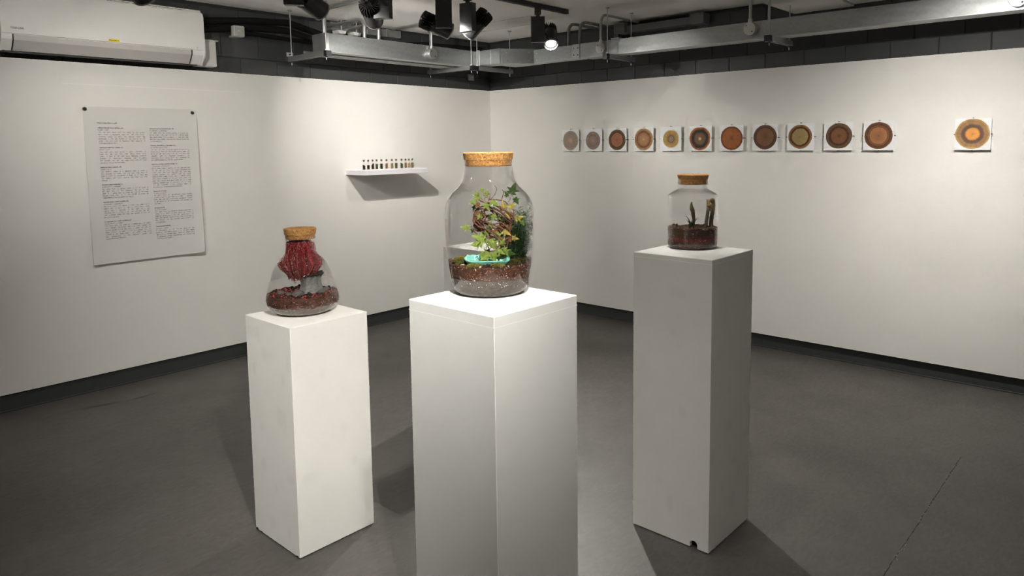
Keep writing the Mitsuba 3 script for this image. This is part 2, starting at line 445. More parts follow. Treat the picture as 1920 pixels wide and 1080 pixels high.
def soil_layer(inner, pos, z0, z1fn, z0fn=None, n=120, m=14, gap=.0006):
    """solid filling between z0 and an uneven top; returns a mesh in world space"""
    ang = np.arange(n) * 2 * np.pi / n
    V, rings = [], []
    rb = r_at(inner, z0) - gap
    def top(x, y): return z1fn(x, y)
    def bot(x, y): return z0fn(x, y) if z0fn else z0
    # bottom centre
    V.append((0, 0, bot(0, 0))); 
    rings.append([0])
    for f in (.4, .8, 1.0):
        ring = []
        for a in ang:
            zz = bot(rb * f * math.cos(a), rb * f * math.sin(a))
            R = (r_at(inner, zz) - gap) * f
            ring.append(len(V)); V.append((R * math.cos(a), R * math.sin(a), zz))
        rings.append(ring)
    for s in np.linspace(0, 1, m)[1:]:
        ring = []
        for a in ang:
            R0 = r_at(inner, z0)
            zb = bot(rb * math.cos(a), rb * math.sin(a)); zt = top(R0 * math.cos(a), R0 * math.sin(a))
            zz = zb + (zt - zb) * s
            R = r_at(inner, zz) - gap
            ring.append(len(V)); V.append((R * math.cos(a), R * math.sin(a), zz))
        rings.append(ring)
    last = np.array([V[i] for i in rings[-1]])
    for f in np.linspace(1, 0, 26)[1:-1]:
        ring = []
        for p in last:
            x, y = p[0] * f, p[1] * f
            ring.append(len(V)); V.append((x, y, top(x, y)))
        rings.append(ring)
    V.append((0, 0, top(0, 0))); rings.append([len(V) - 1])
    Fc = []
    for a, b in zip(rings[:-1], rings[1:]):
        for j in range(n):
            k = (j + 1) % n
            if len(a) == 1: Fc.append((a[0], b[k], b[j]))
            elif len(b) == 1: Fc.append((a[j], a[k], b[0]))
            else: Fc += [(a[j], a[k], b[k]), (a[j], b[k], b[j])]
    return trimesh.Trimesh(np.array(V) + np.array(pos), np.array(Fc), process=False)

def soil_colour(dark, light, f=260.0):
    def fn(v):
        a = meshkit.fbm(v * f, 3, 3)[:, None]; b = meshkit.noise(v * f * 2.3, 9)[:, None]
        t = np.clip((a - .3) * 2.0, 0, 1)
        return np.array(dark) * (1 - t) + np.array(light) * t * (0.6 + .8 * b)
    return fn

def specks(inner, pos, zr, n, sizes, seed, front_only=False, zfn=None, top=None):
    """little grains lying against the inside of the glass (or on top of the soil)"""
    r_ = np.random.default_rng(seed)
    ms = []
    for _ in range(n):
        a = r_.uniform(0, 2 * np.pi)
        s = r_.uniform(*sizes) * (1 if r_.random() > .12 else 1.8)
        if top is None:
            z = r_.uniform(*zr)
            R = r_at(inner, z) - .0004
            p = (R * math.cos(a), R * math.sin(a), z)
        else:
            R = math.sqrt(r_.random()) * (r_at(inner, zr[0]) - .006)
            x, y = R * math.cos(a), R * math.sin(a)
            p = (x, y, top(x, y) + s * .3)
        g = trimesh.creation.icosahedron()
        g.apply_scale(s); g.apply_transform(trimesh.transformations.random_rotation_matrix(r_.random(3)))
        if top is None:
            # flatten against the wall
            nrm = np.array([math.cos(a), math.sin(a), 0])
            g.vertices -= np.outer(np.maximum(g.vertices @ nrm, 0), nrm)
        g.apply_translation(np.array(p) + np.array(pos))
        ms.append(g)
    return cat_(ms)

# view-facing local frame at the jars: u = right in the photo, w = towards the camera
U2 = np.array([FWD[1], -FWD[0], 0]); U2 /= np.linalg.norm(U2)
def local(pos, u, w, z):
    d = np.array([CAM[0] - pos[0], CAM[1] - pos[1], 0]); d /= np.linalg.norm(d)
    r = np.array([-d[1], d[0], 0.0])
    return np.array([pos[0], pos[1], pos[2]]) + r * u + d * w + np.array([0, 0, z])

principled('m_perlite', (.62, .56, .50), .7)
principled('m_crumb', (.145, .055, .024), .8)
principled('m_crumb_dark', (.012, .006, .004), .9)
principled('m_redband', (.30, .014, .02), .6)
principled('m_redgravel', (.55, .05, .04), .6)

# ---- flask with the red plant
def topA(x, y): return .088 + .010 * meshkit.noise(np.array([x * 30 + 5, y * 30, 0.3])) 
def botA(x, y): return .036 + .016 * meshkit.noise(np.array([x * 22 + 1, y * 22, 2.3]))
sA = thing('terrarium_soil', 'brown soil over pale sand inside the flask with red plant', 'soil')
m = soil_layer(inA, PA, .006, lambda x, y: botA(x, y) + .0005)
put('sand_layer', m, 'm_vertex', sA, smooth=True, color=vcol(m, soil_colour((.09, .068, .056), (.22, .18, .15))), label='pale grey-beige sand at the bottom')
m = soil_layer(inA, PA, .045, topA, botA)
put('soil_layer', m, 'm_vertex', sA, smooth=True, color=vcol(m, soil_colour((.024, .009, .006), (.125, .042, .022))))
put('perlite', specks(inA, PA, (.022, .082), 240, (.0008, .0020), 4), 'm_perlite', sA, kind='stuff', label='white perlite grains')
put('red_gravel', specks(inA, PA, (.09, .09), 250, (.0018, .0038), 5, top=topA), 'm_redgravel', sA, kind='stuff', label='red gravel scattered on the soil')

for mat_, n_g, sd in (('m_crumb', 420, 64), ('m_crumb_dark', 420, 65)):
    put('soil_crumbs', specks(inA, PA, (.046, .088), n_g, (.0010, .0026), sd), mat_, sA, kind='stuff')
put('soil_crumbs', specks(inA, PA, (.09, .09), 420, (.002, .0046), 66, top=topA), 'm_crumb_dark', sA, kind='stuff')
stump = thing('stump', 'grey concrete-like stump with a ragged dark rim inside the flask', 'stump')
SP = local(PA, .040, .0, 0)
def stump_mesh():
    pr = smooth_prof([(.066, 0), (.060, .012), (.052, .035), (.046, .06), (.046, .078), (.054, .092), (.062, .100)], 26).tolist()
    pr += [(.050, .101), (.030, .094), (0, .092)]
    mm = lathe([(0, 0)] + pr, 44)
    v = mm.vertices
    a = np.arctan2(v[:, 1], v[:, 0])
    k = 1 + .05 * np.sin(a * 7 + 1) + .05 * np.sign(np.sin(a * 13 + 2)) * (meshkit.noise(np.c_[np.cos(a) * 6, np.sin(a) * 6, v[:, 2] * 30], 4) > .4) * (v[:, 2] > .0) + .22 * (meshkit.fbm(np.c_[v[:, :2] * 40, v[:, 2] * 18], 3, 5) - .5)
    v[:, 0] *= k; v[:, 1] *= k
    v[:, 2] += np.where(v[:, 2] > .085, .016 * (meshkit.noise(np.c_[np.cos(a) * 4, np.sin(a) * 4, a * 0], 3) - .4), 0)
    mm.vertices = v
    mm.apply_translation((SP[0], SP[1], PA[2] + .080))
    return mm
sm = stump_mesh()
def stump_col(v):
    z = v[:, 2:] - PA[2] - .080
    n_ = meshkit.fbm(v * 160, 3, 2)[:, None]
    base = np.array([.19, .195, .18]) * (.45 + 1.1 * n_)
    return np.where(z > .092, np.array([.03, .032, .028]) * (.6 + n_), base)
put('trunk', sm, 'm_vertex', stump, smooth=True, color=vcol(sm, stump_col))

plant = thing('red_plant', 'dark red beaded plant drooping over the grey stump in the flask', 'plant')
def red_strands():
    r_ = np.random.default_rng(11)
    unit = trimesh.creation.icosahedron()
    Vs, Fs, Cs, off = [], [], [], 0
    NB = 25
    bund = [(q * 2.399963, r_.uniform(.62, 1.0), r_.normal(0, .010)) for q in range(NB)]
    for s in range(NB * 12):
        ba, bs, bz = bund[s % NB]
        a = ba + r_.normal(0, .13)
        spread = np.clip(bs * (1 if s % 3 else .62) + r_.normal(0, .04), .15, 1.02)
        Rm = .104 * spread
        d = np.array([math.cos(a), math.sin(a)])
        top = np.r_[d * .050 * spread * r_.uniform(.3, 1), .350 - .012 * spread + r_.normal(0, .003)]
        zend = .176 - .004 * spread ** 2 + bz * .7 + r_.normal(0, .005)
        if s % NB in (3, 8, 14, 21): zend -= .014
        pts = [top, np.r_[d * (.050 + Rm * .22) * spread, .324], np.r_[d * Rm * .86, .282], np.r_[d * Rm, .240], np.r_[d * Rm * .84, .205], np.r_[d * Rm * (.42 if s % 2 else .60), zend - .008 * (s % 2)]]
        c = spline(pts, 46)
        tint = r_.choice(4, p=[.55, .2, .15, .1])
        base = np.array([(.30, .012, .020), (.52, .04, .045), (.15, .022, .022), (.40, .13, .12)])[tint]
        for i, p in enumerate(c):
            # keep inside the glass
            lim = r_at(inA, p[2]) - .006
            rr = np.hypot(p[0], p[1])
            if rr > lim: p[:2] *= lim / rr
            sc = r_.uniform(.0016, .0027)
            Vs.append(unit.vertices * sc + p + r_.normal(0, .0011, 3) + np.array(PA) + np.array([local((0, 0, 0), .002, 0, 0)[0] * 0, 0, 0]))
            Fs.append(unit.faces + off); off += len(unit.vertices)
            k = .45 + 1.0 * r_.random()
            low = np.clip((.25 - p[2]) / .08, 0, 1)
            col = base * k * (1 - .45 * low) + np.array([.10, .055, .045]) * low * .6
            if r_.random() < .07: col = np.array([.70, .34, .30])  # pale pink highlights put into the bead colour
            Cs.append(np.tile(col, (len(unit.vertices), 1)))
    return trimesh.Trimesh(np.vstack(Vs), np.vstack(Fs), process=False), np.clip(np.vstack(Cs), 0, 1)
rm, rc = red_strands()
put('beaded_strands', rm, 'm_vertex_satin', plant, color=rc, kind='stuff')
# dark woody core carrying the strands
core = []
r_ = np.random.default_rng(3)
cx = local((0, 0, 0), .040, 0, 0)
for s in range(26):
    a = r_.uniform(0, 2 * np.pi)
    R = r_.uniform(.02, .075)
    p0 = np.array([cx[0] + .012 * math.cos(a), cx[1] + .012 * math.sin(a), .172])
    core.append(tube(spline([p0, (p0 + np.array([R * math.cos(a), R * math.sin(a), .30])) / 2 + [0, 0, .02], [R * math.cos(a) * .8, R * math.sin(a) * .8, .305]], 10) + np.array(PA), np.linspace(.0035, .0012, 10), 6))
put('branches', cat_(core), 'm_black_soft', plant, smooth=True, label='dark inner branches')
for i, (u, w, s) in enumerate(((-.020, .085, .024), (-.062, .070, .013), (-.100, .020, .016), (.085, .06, .014), (.105, .01, .018))):
    g = ball(1, 2); v = g.vertices * np.array([s * 1.25, s, s * .75])
    v *= (1 + .35 * (meshkit.fbm(v * 90 + i, 2, i) - .5))[:, None]
    g.vertices = rotz(trimesh.Trimesh(v, g.faces, process=False), i * 50).vertices
    p = local(PA, u, w, 0); g.apply_translation((p[0], p[1], PA[2] + .097 + s * .2))
    key = numbered('pebble')
    put(key, g, 'm_vertex', smooth=True, color=np.array([.10, .095, .085]) * (.6 + .9 * meshkit.fbm(g.vertices * 200, 2, 3))[:, None])
    tag(key, ['larger grey pebble in front of the stump in the flask', 'small dark pebble left of the larger grey one in the flask', 'grey pebble at the far left inside the flask', 'dark pebble right of the stump, near the glass front', 'grey pebble at the far right inside the flask'][i], 'pebble', 'pebbles in the flask')

# ---- largest jar
def topB(x, y):
    p = np.array([x, y, 0]); d = np.array([CAM[0] - PB[0], CAM[1] - PB[1]]); d /= np.linalg.norm(d)
    w = x * d[0] + y * d[1]
    return .112 + .014 * (meshkit.noise(np.array([x * 28 + 3, y * 28, .7])) - .5) - .05 * w * (w > 0)
def botB(x, y): return .060 + .018 * (meshkit.noise(np.array([x * 20 + 8, y * 20, 4.1])) - .5) - 1.2 * (x * x + y * y) * 0
sB = thing('terrarium_soil', 'brown soil over grey sand inside the largest jar', 'soil')
m = soil_layer(inB, PB, .006, lambda x, y: botB(x, y) + .0005)
put('sand_layer', m, 'm_vertex', sB, smooth=True, color=vcol(m, soil_colour((.050, .040, .032), (.125, .102, .084))), label='grey sand at the bottom')
m = soil_layer(inB, PB, .060, topB, botB, n=160)
put('soil_layer', m, 'm_vertex', sB, smooth=True, color=vcol(m, soil_colour((.020, .007, .004), (.105, .034, .015), 330)))
put('perlite', specks(inB, PB, (.036, .112), 520, (.0006, .0017), 14), 'm_perlite', sB, kind='stuff', label='white perlite grains')
put('perlite', specks(inB, PB, (.11, .11), 40, (.0025, .0045), 15, top=topB), 'm_perlite', sB, kind='stuff', label='white perlite pebbles on top')

for mat_, n_g, sd in (('m_crumb', 700, 61), ('m_crumb_dark', 700, 62)):
    put('soil_crumbs', specks(inB, PB, (.058, .108), n_g, (.0008, .0022), sd), mat_, sB, kind='stuff')
put('soil_crumbs', specks(inB, PB, (.11, .11), 500, (.0015, .0040), 63, top=topB), 'm_crumb_dark', sB, kind='stuff')

# turquoise tub
tub = thing('tub', 'small turquoise glazed tub half sunk in the soil of the largest jar', 'tub')
def tub_mesh():
    def outline(l, r, h, k, z):
        """rounded left end, squarer right end"""
        pts = []
        for a in np.linspace(90, 270, 15): pts.append((-l + h * math.cos(math.radians(a)) * .95, h * math.sin(math.radians(a)), z))
        for a in np.linspace(-90, 0, 7): pts.append((r - k + k * math.cos(math.radians(a)), -h + k + k * math.sin(math.radians(a)), z))
        for a in np.linspace(0, 90, 7): pts.append((r - k + k * math.cos(math.radians(a)), h - k + k * math.sin(math.radians(a)), z))
        return pts
    rings = [outline(.030, .060, .016, .010, 0), outline(.036, .070, .026, .014, .014), outline(.0405, .078, .0365, .014, .036), outline(.041, .0795, .0375, .014, .0385), outline(.0405, .0785, .0365, .014, .0405),
             outline(.038, .0715, .0315, .011, .0400), outline(.0365, .068, .0295, .010, .036), outline(.033, .060, .019, .009, .014), outline(.028, .050, .011, .006, .008)]
    n = len(rings[0]); V = np.array([p for r in rings for p in r]); Fc = []
    for i in range(len(rings) - 1):
        for j in range(n):
            k = (j + 1) % n
            Fc += [(i * n + j, i * n + k, (i + 1) * n + k), (i * n + j, (i + 1) * n + k, (i + 1) * n + j)]
    V = np.vstack([V, [[0.01, 0, 0]], [[0.01, 0, .008]]])
    for j in range(n):
        k = (j + 1) % n
        Fc += [(len(V) - 2, k, j), (len(V) - 1, (len(rings) - 1) * n + j, (len(rings) - 1) * n + k)]
    return trimesh.Trimesh(V, np.array(Fc), process=False)
tm = tub_mesh()
d_ = np.array([CAM[0] - PB[0], CAM[1] - PB[1], 0]); d_ /= np.linalg.norm(d_); ru = np.array([-d_[1], d_[0], 0])
tl = math.radians(11)
tz = np.array([0, 0, 1]) * math.cos(tl) + d_ * math.sin(tl); tx = ru * .9995 + np.array([0, 0, .0]); tx /= np.linalg.norm(tx); ty = np.cross(tz, tx)
TO = local(PB, -.012, .062, .092)
tm = orient(tm, tx, ty, tz, TO)
put('basin', tm, 'm_turquoise', tub, smooth=50)
dirt = []
r_ = np.random.default_rng(8)
for _ in range(60):
    g = trimesh.creation.icosahedron(); g.apply_scale(r_.uniform(.0007, .0016))
    e = r_.uniform(0, 2 * np.pi)
    q = TO + tx * (.02 + .056 * math.cos(e)) + ty * (.033 * math.sin(e)) + tz * .0405
    g.apply_translation(q); dirt.append(g)
put('soil_crumbs', cat_(dirt), 'm_black_soft', tub, kind='stuff', label='dark soil crumbs on the rim')

# moss cushions
def moss(u, w, z, r, n, seed, cols):
    r_ = np.random.default_rng(seed)
    V, Fc, C, off = [], [], [], 0
    p = local(PB, u, w, z)
    for _ in range(n):
        a = r_.uniform(0, 2 * np.pi); R = math.sqrt(r_.random())
        x, y = r * R * math.cos(a) * 1.25, r * R * math.sin(a)
        h = r * .50 * math.sqrt(max(0, 1 - R * R))
        b = np.array([p[0] + x, p[1] + y, p[2] + h - .003])
        L = r_.uniform(.003, .0065); dd = np.array([x / r * .7 + r_.normal(0, .4), y / r * .7 + r_.normal(0, .4), 1.0]); dd /= np.linalg.norm(dd)
        _, s1, s2 = frame(dd); wd = r_.uniform(.0007, .0014)
        V.append(np.array([b - s1 * wd, b + s1 * wd, b + dd * L, b + s2 * wd, b - s2 * wd]))
        Fc.append(np.array([[0, 1, 2], [3, 4, 2]]) + off); off += 5
        c = np.array(cols[r_.integers(len(cols))]) * r_.uniform(.5, 1.3)
        C.append(np.tile(c, (5, 1)))
    dome = ball(1, 2); dv = dome.vertices * np.array([r * 1.2, r * .97, r * .46]) * (1 + .25 * (meshkit.fbm(dome.vertices * 4 + seed, 2, seed) - .5))[:, None]
    V.append(dv + p - [0, 0, .004]); Fc.append(dome.faces + off); C.append(np.tile(np.array(cols[0]) * .35, (len(dv), 1)))
    return trimesh.Trimesh(np.vstack(V), np.vstack(Fc), process=False), np.clip(np.vstack(C), 0, 1)
MG = [(.13, .15, .02), (.25, .24, .04), (.36, .32, .07), (.19, .12, .04)]
for i, (u, w, z, r, n, lab) in enumerate(((-.094, .038, .118, .030, 1000, 'yellow-green moss cushion left of the tub, highest one'), (-.100, .056, .108, .018, 600, 'small moss cushion against the glass left of the tub'),
        (-.050, .098, .105, .027, 1000, 'moss cushion in front of the tub, left one'), (.022, .098, .104, .028, 1000, 'moss cushion in front of the tub, right one'), (.070, .068, .108, .032, 1200, 'dark moss cushion right of the tub'),
        (-.048, .01, .112, .022, 500, 'brownish moss cushion behind the tub'), (.092, .028, .110, .034, 900, 'dark green moss cushion under the feathery fern'))):
    mm, mc = moss(u, w, z, r, n, 20 + i, MG if i < 4 else [(.05, .06, .012), (.09, .09, .02), (.07, .04, .015)])
    key = numbered('moss_cushion'); put(key, mm, 'm_vertex', color=mc); tag(key, lab, 'moss', 'moss cushions in the largest jar')

# ivy: woody stems and lobed leaves
ivy = thing('ivy', 'ivy with twisted brown stems and pale green lobed leaves in the largest jar', 'plant')
def leaf_mesh(size, seed):
    """five-lobed ivy leaf in the xy plane, base at the origin, tip along +y, slightly folded and cupped"""
    r_ = np.random.default_rng(seed)
    tip = [(0, 0), (.16, -.10), (.42, .02), (.24, .16), (.62, .42), (.26, .42), (.20, .62), (0, 1.05)]
    pts = [(x * (1 + r_.normal(0, .06)), y) for x, y in tip]
    half = pts[1:-1]
    out = [pts[0]] + half + [pts[-1]] + [(-x * (1 + r_.normal(0, .08)), y) for x, y in half[::-1]]
    c = np.array([(0, .32)])
    V2 = np.vstack([out, c]); n = len(out)
    F2 = [(n, i, (i + 1) % n) for i in range(n)]
    g = trimesh.Trimesh(np.c_[V2, np.zeros(len(V2))], np.array(F2), process=False)
    g = g.subdivide()
    v = g.vertices.copy()
    v[:, 2] = -.30 * np.abs(v[:, 0]) ** 1.3 - .28 * (v[:, 1] - .3) ** 2 + .05 * np.sin(v[:, 0] * 9 + seed)
    g.vertices = v * size
    return g
def leaf_cols(g, size, base, edge, seed):
    v = g.vertices / size
    rad = np.clip(np.hypot(v[:, 0], v[:, 1] - .3) * 1.3, 0, 1)[:, None]
    vein = np.clip(1 - np.abs(v[:, :1]) * 14, 0, 1)
    n_ = meshkit.noise(v * 5 + seed, seed)[:, None]
    c = np.array(base) * (1 - rad) + np.array(edge) * rad
    return np.clip(c * (.75 + .5 * n_) * (1 + .5 * vein), 0, 1)
LG, LY, DG, BR = ((.17, .25, .045), (.36, .43, .12)), ((.34, .29, .05), (.52, .44, .15)), ((.03, .075, .016), (.08, .14, .035)), ((.20, .085, .03), (.28, .14, .05))
# u, z, w (towards the camera), size, pointing angle in the picture (0 = up, + = right), tilt, palette
LEAVES = [(-.030, .330, .02, .030, -60, 30, LG), (-.048, .322, .03, .024, -110, 20, LG), (-.010, .338, .01, .024, 15, 40, LG), (-.022, .352, .0, .020, -20, 30, LG), (-.038, .343, .02, .018, -40, 10, LG),
          (-.012, .317, .05, .034, 150, 35, LG), (.008, .322, .05, .030, 120, 20, LG), (-.050, .305, .0, .024, 200, 30, DG), (-.035, .315, .03, .02, -140, 10, BR),
          (.078, .345, .0, .042, 20, 25, DG), (.090, .328, .0, .026, 150, 20, DG), (.066, .335, -.01, .022, -30, 10, DG),
          (.052, .292, .04, .034, -10, 40, LY), (.068, .300, .05, .026, 60, 30, LY), (.058, .282, .05, .024, 160, 20, LY),
          (.018, .278, .05, .024, 190, 10, LG), (.030, .270, .04, .018, 140, 10, LG), (-.072, .232, .03, .028, -85, 20, LG), (-.056, .226, .02, .018, 200, 20, DG),
          (.090, .262, .05, .030, 70, 30, LY), (.105, .258, .04, .028, 140, 20, LG), (.080, .268, .05, .022, -20, 20, BR),
          (.002, .250, .06, .020, 160, 10, LG), (.035, .240, .05, .026, 170, 30, BR), (.022, .226, .06, .022, -160, 10, BR), (.048, .222, .06, .030, 120, 30, LY), (.064, .206, .05, .028, 160, 20, BR), (.042, .196, .06, .026, -150, 20, BR),
          (-.018, .196, .07, .044, -70, 35, LG), (-.030, .182, .07, .036, -100, 20, LG), (.000, .190, .07, .036, 150, 20, LG), (.018, .200, .06, .028, 60, 20, LG), (-.010, .208, .06, .024, 0, 10, LG),
          (-.006, .146, .075, .042, -130, 30, LG), (.010, .150, .08, .040, 170, 20, LG), (.028, .158, .07, .032, 120, 30, LG), (-.020, .150, .07, .03, 200, 10, LG), (.046, .160, .07, .034, 150, 30, LG), (.060, .146, .07, .028, 100, 10, DG), (.040, .176, .07, .026, 30, 20, LG),
          (.020, .172, .07, .024, -30, 10, LG), (-.002, .232, .06, .024, -160, 20, DG), (.070, .236, .05, .026, 190, 20, BR), (.078, .196, .05, .024, 100, 20, LY), (.055, .256, .04, .022, -60, 20, DG), (.030, .214, .065, .02, -90, 20, LG)]
rr_ = np.random.default_rng(31)
for q in range(34):
    t = rr_.uniform(0, 2 * np.pi); rad = rr_.uniform(.025, .062)
    LEAVES.append((.014 + rad * math.cos(t), .238 + .9 * rad * math.sin(t) - .3 * rad * math.cos(t), rr_.uniform(-.02, .055), rr_.uniform(.012, .020), rr_.uniform(-180, 180), rr_.uniform(0, 50), (DG, BR, LG, DG, BR)[q % 5]))
for q in range(12):
    LEAVES.append((rr_.uniform(-.02, .07), rr_.uniform(.125, .17), rr_.uniform(.0, .06), rr_.uniform(.018, .028), rr_.uniform(-180, 180), rr_.uniform(0, 50), (DG, LG)[q % 2]))
petioles = []
for i, (u, z, w, s, ang, tilt, pal) in enumerate(LEAVES):
    g = leaf_mesh(s, 40 + i); col = leaf_cols(g, s, pal[0], pal[1], i)
    a = math.radians(ang)
    yv = ru * math.sin(a) + np.array([0, 0, 1]) * math.cos(a)
    nv = d_ * math.cos(math.radians(tilt)) + np.array([0, 0, 1]) * math.sin(math.radians(tilt)) + ru * rr_.normal(0, .3)
    nv -= yv * (nv @ yv) * .7; nv /= np.linalg.norm(nv)
    xv = np.cross(yv, nv); xv /= np.linalg.norm(xv); nv = np.cross(xv, yv); nv /= np.linalg.norm(nv)
    o = local(PB, u, w, z)
    put('leaf', orient(g, xv, yv / np.linalg.norm(yv), nv, o), 'm_leaf', ivy, smooth=True, color=col)
    q = o - yv * s * .8 - d_ * .01
    petioles.append(tube(spline([o, (o + q) / 2 + rr_.normal(0, .003, 3), q], 6), .0006, 5))
put('leaf_stalk', cat_(petioles), 'm_vertex', ivy, kind='stuff', smooth=True, color=np.tile([.20, .10, .05], (len(cat_(petioles).vertices), 1)))
def stem(pts, r0, r1, n=40, col=(.125, .052, .032)):
    p = spline([local(PB, u, w, z) for u, z, w in pts], n)
    p = p + .0016 * (np.c_[meshkit.noise(p * 90, 1), meshkit.noise(p * 90, 2), meshkit.noise(p * 90, 3)] - .5)
    m_ = tube(p, np.linspace(r0, r1, n), 7)
    c = np.array(col) * (.5 + 1.1 * meshkit.fbm(m_.vertices * 400, 2, 4))[:, None]
    put('stem', m_, 'm_vertex', ivy, smooth=True, color=np.clip(c, 0, 1))
STEMS = [
    ([(.030, .105, .02), (.040, .16, .04), (.030, .215, .05), (-.010, .245, .05), (-.050, .262, .03), (-.046, .288, .0), (-.015, .292, -.02), (.030, .276, -.01), (.050, .262, .02)], .0034, .0022),
    ([(.036, .105, .01), (.050, .17, .03), (.055, .22, .05), (.020, .240, .06), (-.030, .255, .05), (-.052, .245, .03), (-.040, .225, .03), (0, .205, .05), (.04, .19, .05)], .0030, .0020),
    ([(.045, .11, .0), (.066, .18, .02), (.078, .240, .03), (.062, .285, .03), (.030, .304, .02), (-.012, .316, .03), (-.035, .326, .02)], .0034, .0018),
    ([(.05, .11, -.01), (.075, .2, .0), (.075, .262, .02), (.050, .296, .04), (.018, .312, .04), (-.010, .318, .03)], .0030, .0018),
    ([(.060, .282, .02), (.048, .302, .01), (.046, .330, .0), (.051, .350, .0), (.046, .358, .0)], .0018, .0011),
    ([(-.002, .322, .02), (.012, .332, .0), (.024, .348, -.01), (.026, .364, -.01), (.020, .372, -.01)], .0011, .0008),
    ([(-.002, .322, .02), (.004, .338, .01), (.002, .346, .01), (-.004, .346, .01)], .0009, .0006),
    ([(.000, .326, .0), (.03, .322, -.02), (.055, .315, -.02), (.075, .296, .0), (.090, .288, .02)], .0022, .0015),
    ([(.084, .27, .02), (.092, .288, .02), (.100, .282, .02), (.108, .270, .02), (.110, .258, .02)], .0010, .0007),
    ([(-.050, .262, .03), (-.020, .235, .06), (.012, .212, .07), (.035, .196, .07), (.055, .18, .06)], .0026, .0018),
    ([(-.046, .275, .01), (-.030, .292, .0), (.0, .288, .0), (.03, .262, .03), (.060, .25, .04), (.084, .262, .04)], .0024, .0016),
    ([(-.064, .234, .02), (-.05, .215, .03), (-.03, .2, .04), (-.01, .175, .05), (.0, .14, .04)], .0018, .0012),
    ([(.015, .30, .03), (.04, .287, .05), (.065, .262, .05), (.07, .22, .05), (.06, .17, .05), (.05, .12, .03)], .0026, .0024),
    ([(-.048, .27, .02), (-.052, .25, .04), (-.03, .236, .055), (.005, .222, .065), (.03, .205, .065)], .0032, .0024),
]
for s_ in STEMS: stem(*s_)
rv = np.random.default_rng(91)
for q in range(16):
    a0 = rv.uniform(0, 2 * np.pi); cu, cz = rv.normal(.012, .012), rv.normal(.248, .016)
    ra, rb_ = rv.uniform(.035, .062), rv.uniform(.018, .045)
    sw_ = rv.uniform(1.6, 3.8) * rv.choice([-1, 1])
    pts_ = [(cu + ra * math.cos(a0 + sw_ * t), cz + rb_ * math.sin(a0 + sw_ * t) - .25 * ra * math.cos(a0 + sw_ * t), .03 + .03 * math.sin(2 * (a0 + sw_ * t))) for t in np.linspace(0, 1, 7)]
    stem(pts_, rv.uniform(.0014, .0026), .0010, 30, col=[(.12, .05, .032), (.07, .036, .024), (.19, .095, .062)][q % 3])
# coarse root clumps in the middle of the tangle
for i, (u, z, w, r) in enumerate(((-.036, .238, .02, .020), (-.040, .268, .02, .016), (.05, .246, .02, .018))):
    g = ball(1, 3); v = g.vertices * r * np.array([1, .8, 1.1]); v *= (1 + .7 * (meshkit.fbm(v * 120 + i, 3, i) - .5))[:, None]
    g.vertices = v; g.apply_translation(local(PB, u, w, z))
    put('root_knot', g, 'm_vertex', ivy, smooth=True, color=np.clip(np.array([.10, .05, .025]) * (.4 + 1.3 * meshkit.fbm(g.vertices * 260, 2, 5))[:, None], 0, 1), label='knotted brown root')

fern = thing('feathery_fern', 'dark green feathery fern at the right side of the largest jar', 'plant')
def fern_meshes():
    r_ = np.random.default_rng(77)
    V, Fc, C, off = [], [], [], 0
    stems = []
    for f in range(44):
        bu, bw = r_.uniform(.058, .126), r_.uniform(-.06, .05)
        h = r_.uniform(.08, .20) * (1 if bu > .075 else .8)
        lean = r_.normal(.012, .02); lw = r_.normal(0, .02)
        pts = [np.array([bu, bw, .105]), np.array([bu + lean * .3, bw + lw * .4, .105 + h * .5]), np.array([bu + lean, bw + lw, .105 + h])]
        for p in pts:
            lim = r_at(inB, p[2]) - .008; R = np.hypot(p[0], p[1])
            if R > lim: p[:2] *= lim / R
        c = np.array([local(PB, *q) for q in spline(pts, 20)])
        stems.append(tube(c, np.linspace(.0009, .0004, 20), 5))
        g0 = np.array([.022, .070, .018]) * r_.uniform(.6, 1.7)
        for i in range(3, 20):
            L = .030 * (1 - .8 * abs(i / 20 - .45)) * r_.uniform(.7, 1.1)
            for _ in range(6):
                a = r_.uniform(0, 2 * np.pi)
                dd = np.array([math.cos(a), math.sin(a), .55]); dd /= np.linalg.norm(dd)
                for q in range(9):
                    b = c[i] + dd * L * (q + 1) / 9
                    rad = np.hypot(b[0] - PB[0], b[1] - PB[1])
                    if rad > r_at(inB, b[2] - PB[2]) - .004: break
                    nd = dd + r_.normal(0, .7, 3); nd /= np.linalg.norm(nd)
                    _, s1, _ = frame(nd); l = r_.uniform(.003, .006); wd = .0008
                    V.append(np.array([b - s1 * wd, b + s1 * wd, b + nd * l])); Fc.append([off, off + 1, off + 2]); off += 3
                    C.append(np.tile(g0 * r_.uniform(.5, 1.5), (3, 1)))
    return cat_(stems), trimesh.Trimesh(np.vstack(V), np.array(Fc), process=False), np.clip(np.vstack(C), 0, 1)
fs, fn_, fc_ = fern_meshes()
put('fern_stems', fs, 'm_vertex', fern, smooth=True, color=np.tile([.05, .09, .03], (len(fs.vertices), 1)), kind='stuff')
put('needles', fn_, 'm_leaf', fern, color=fc_, kind='stuff')

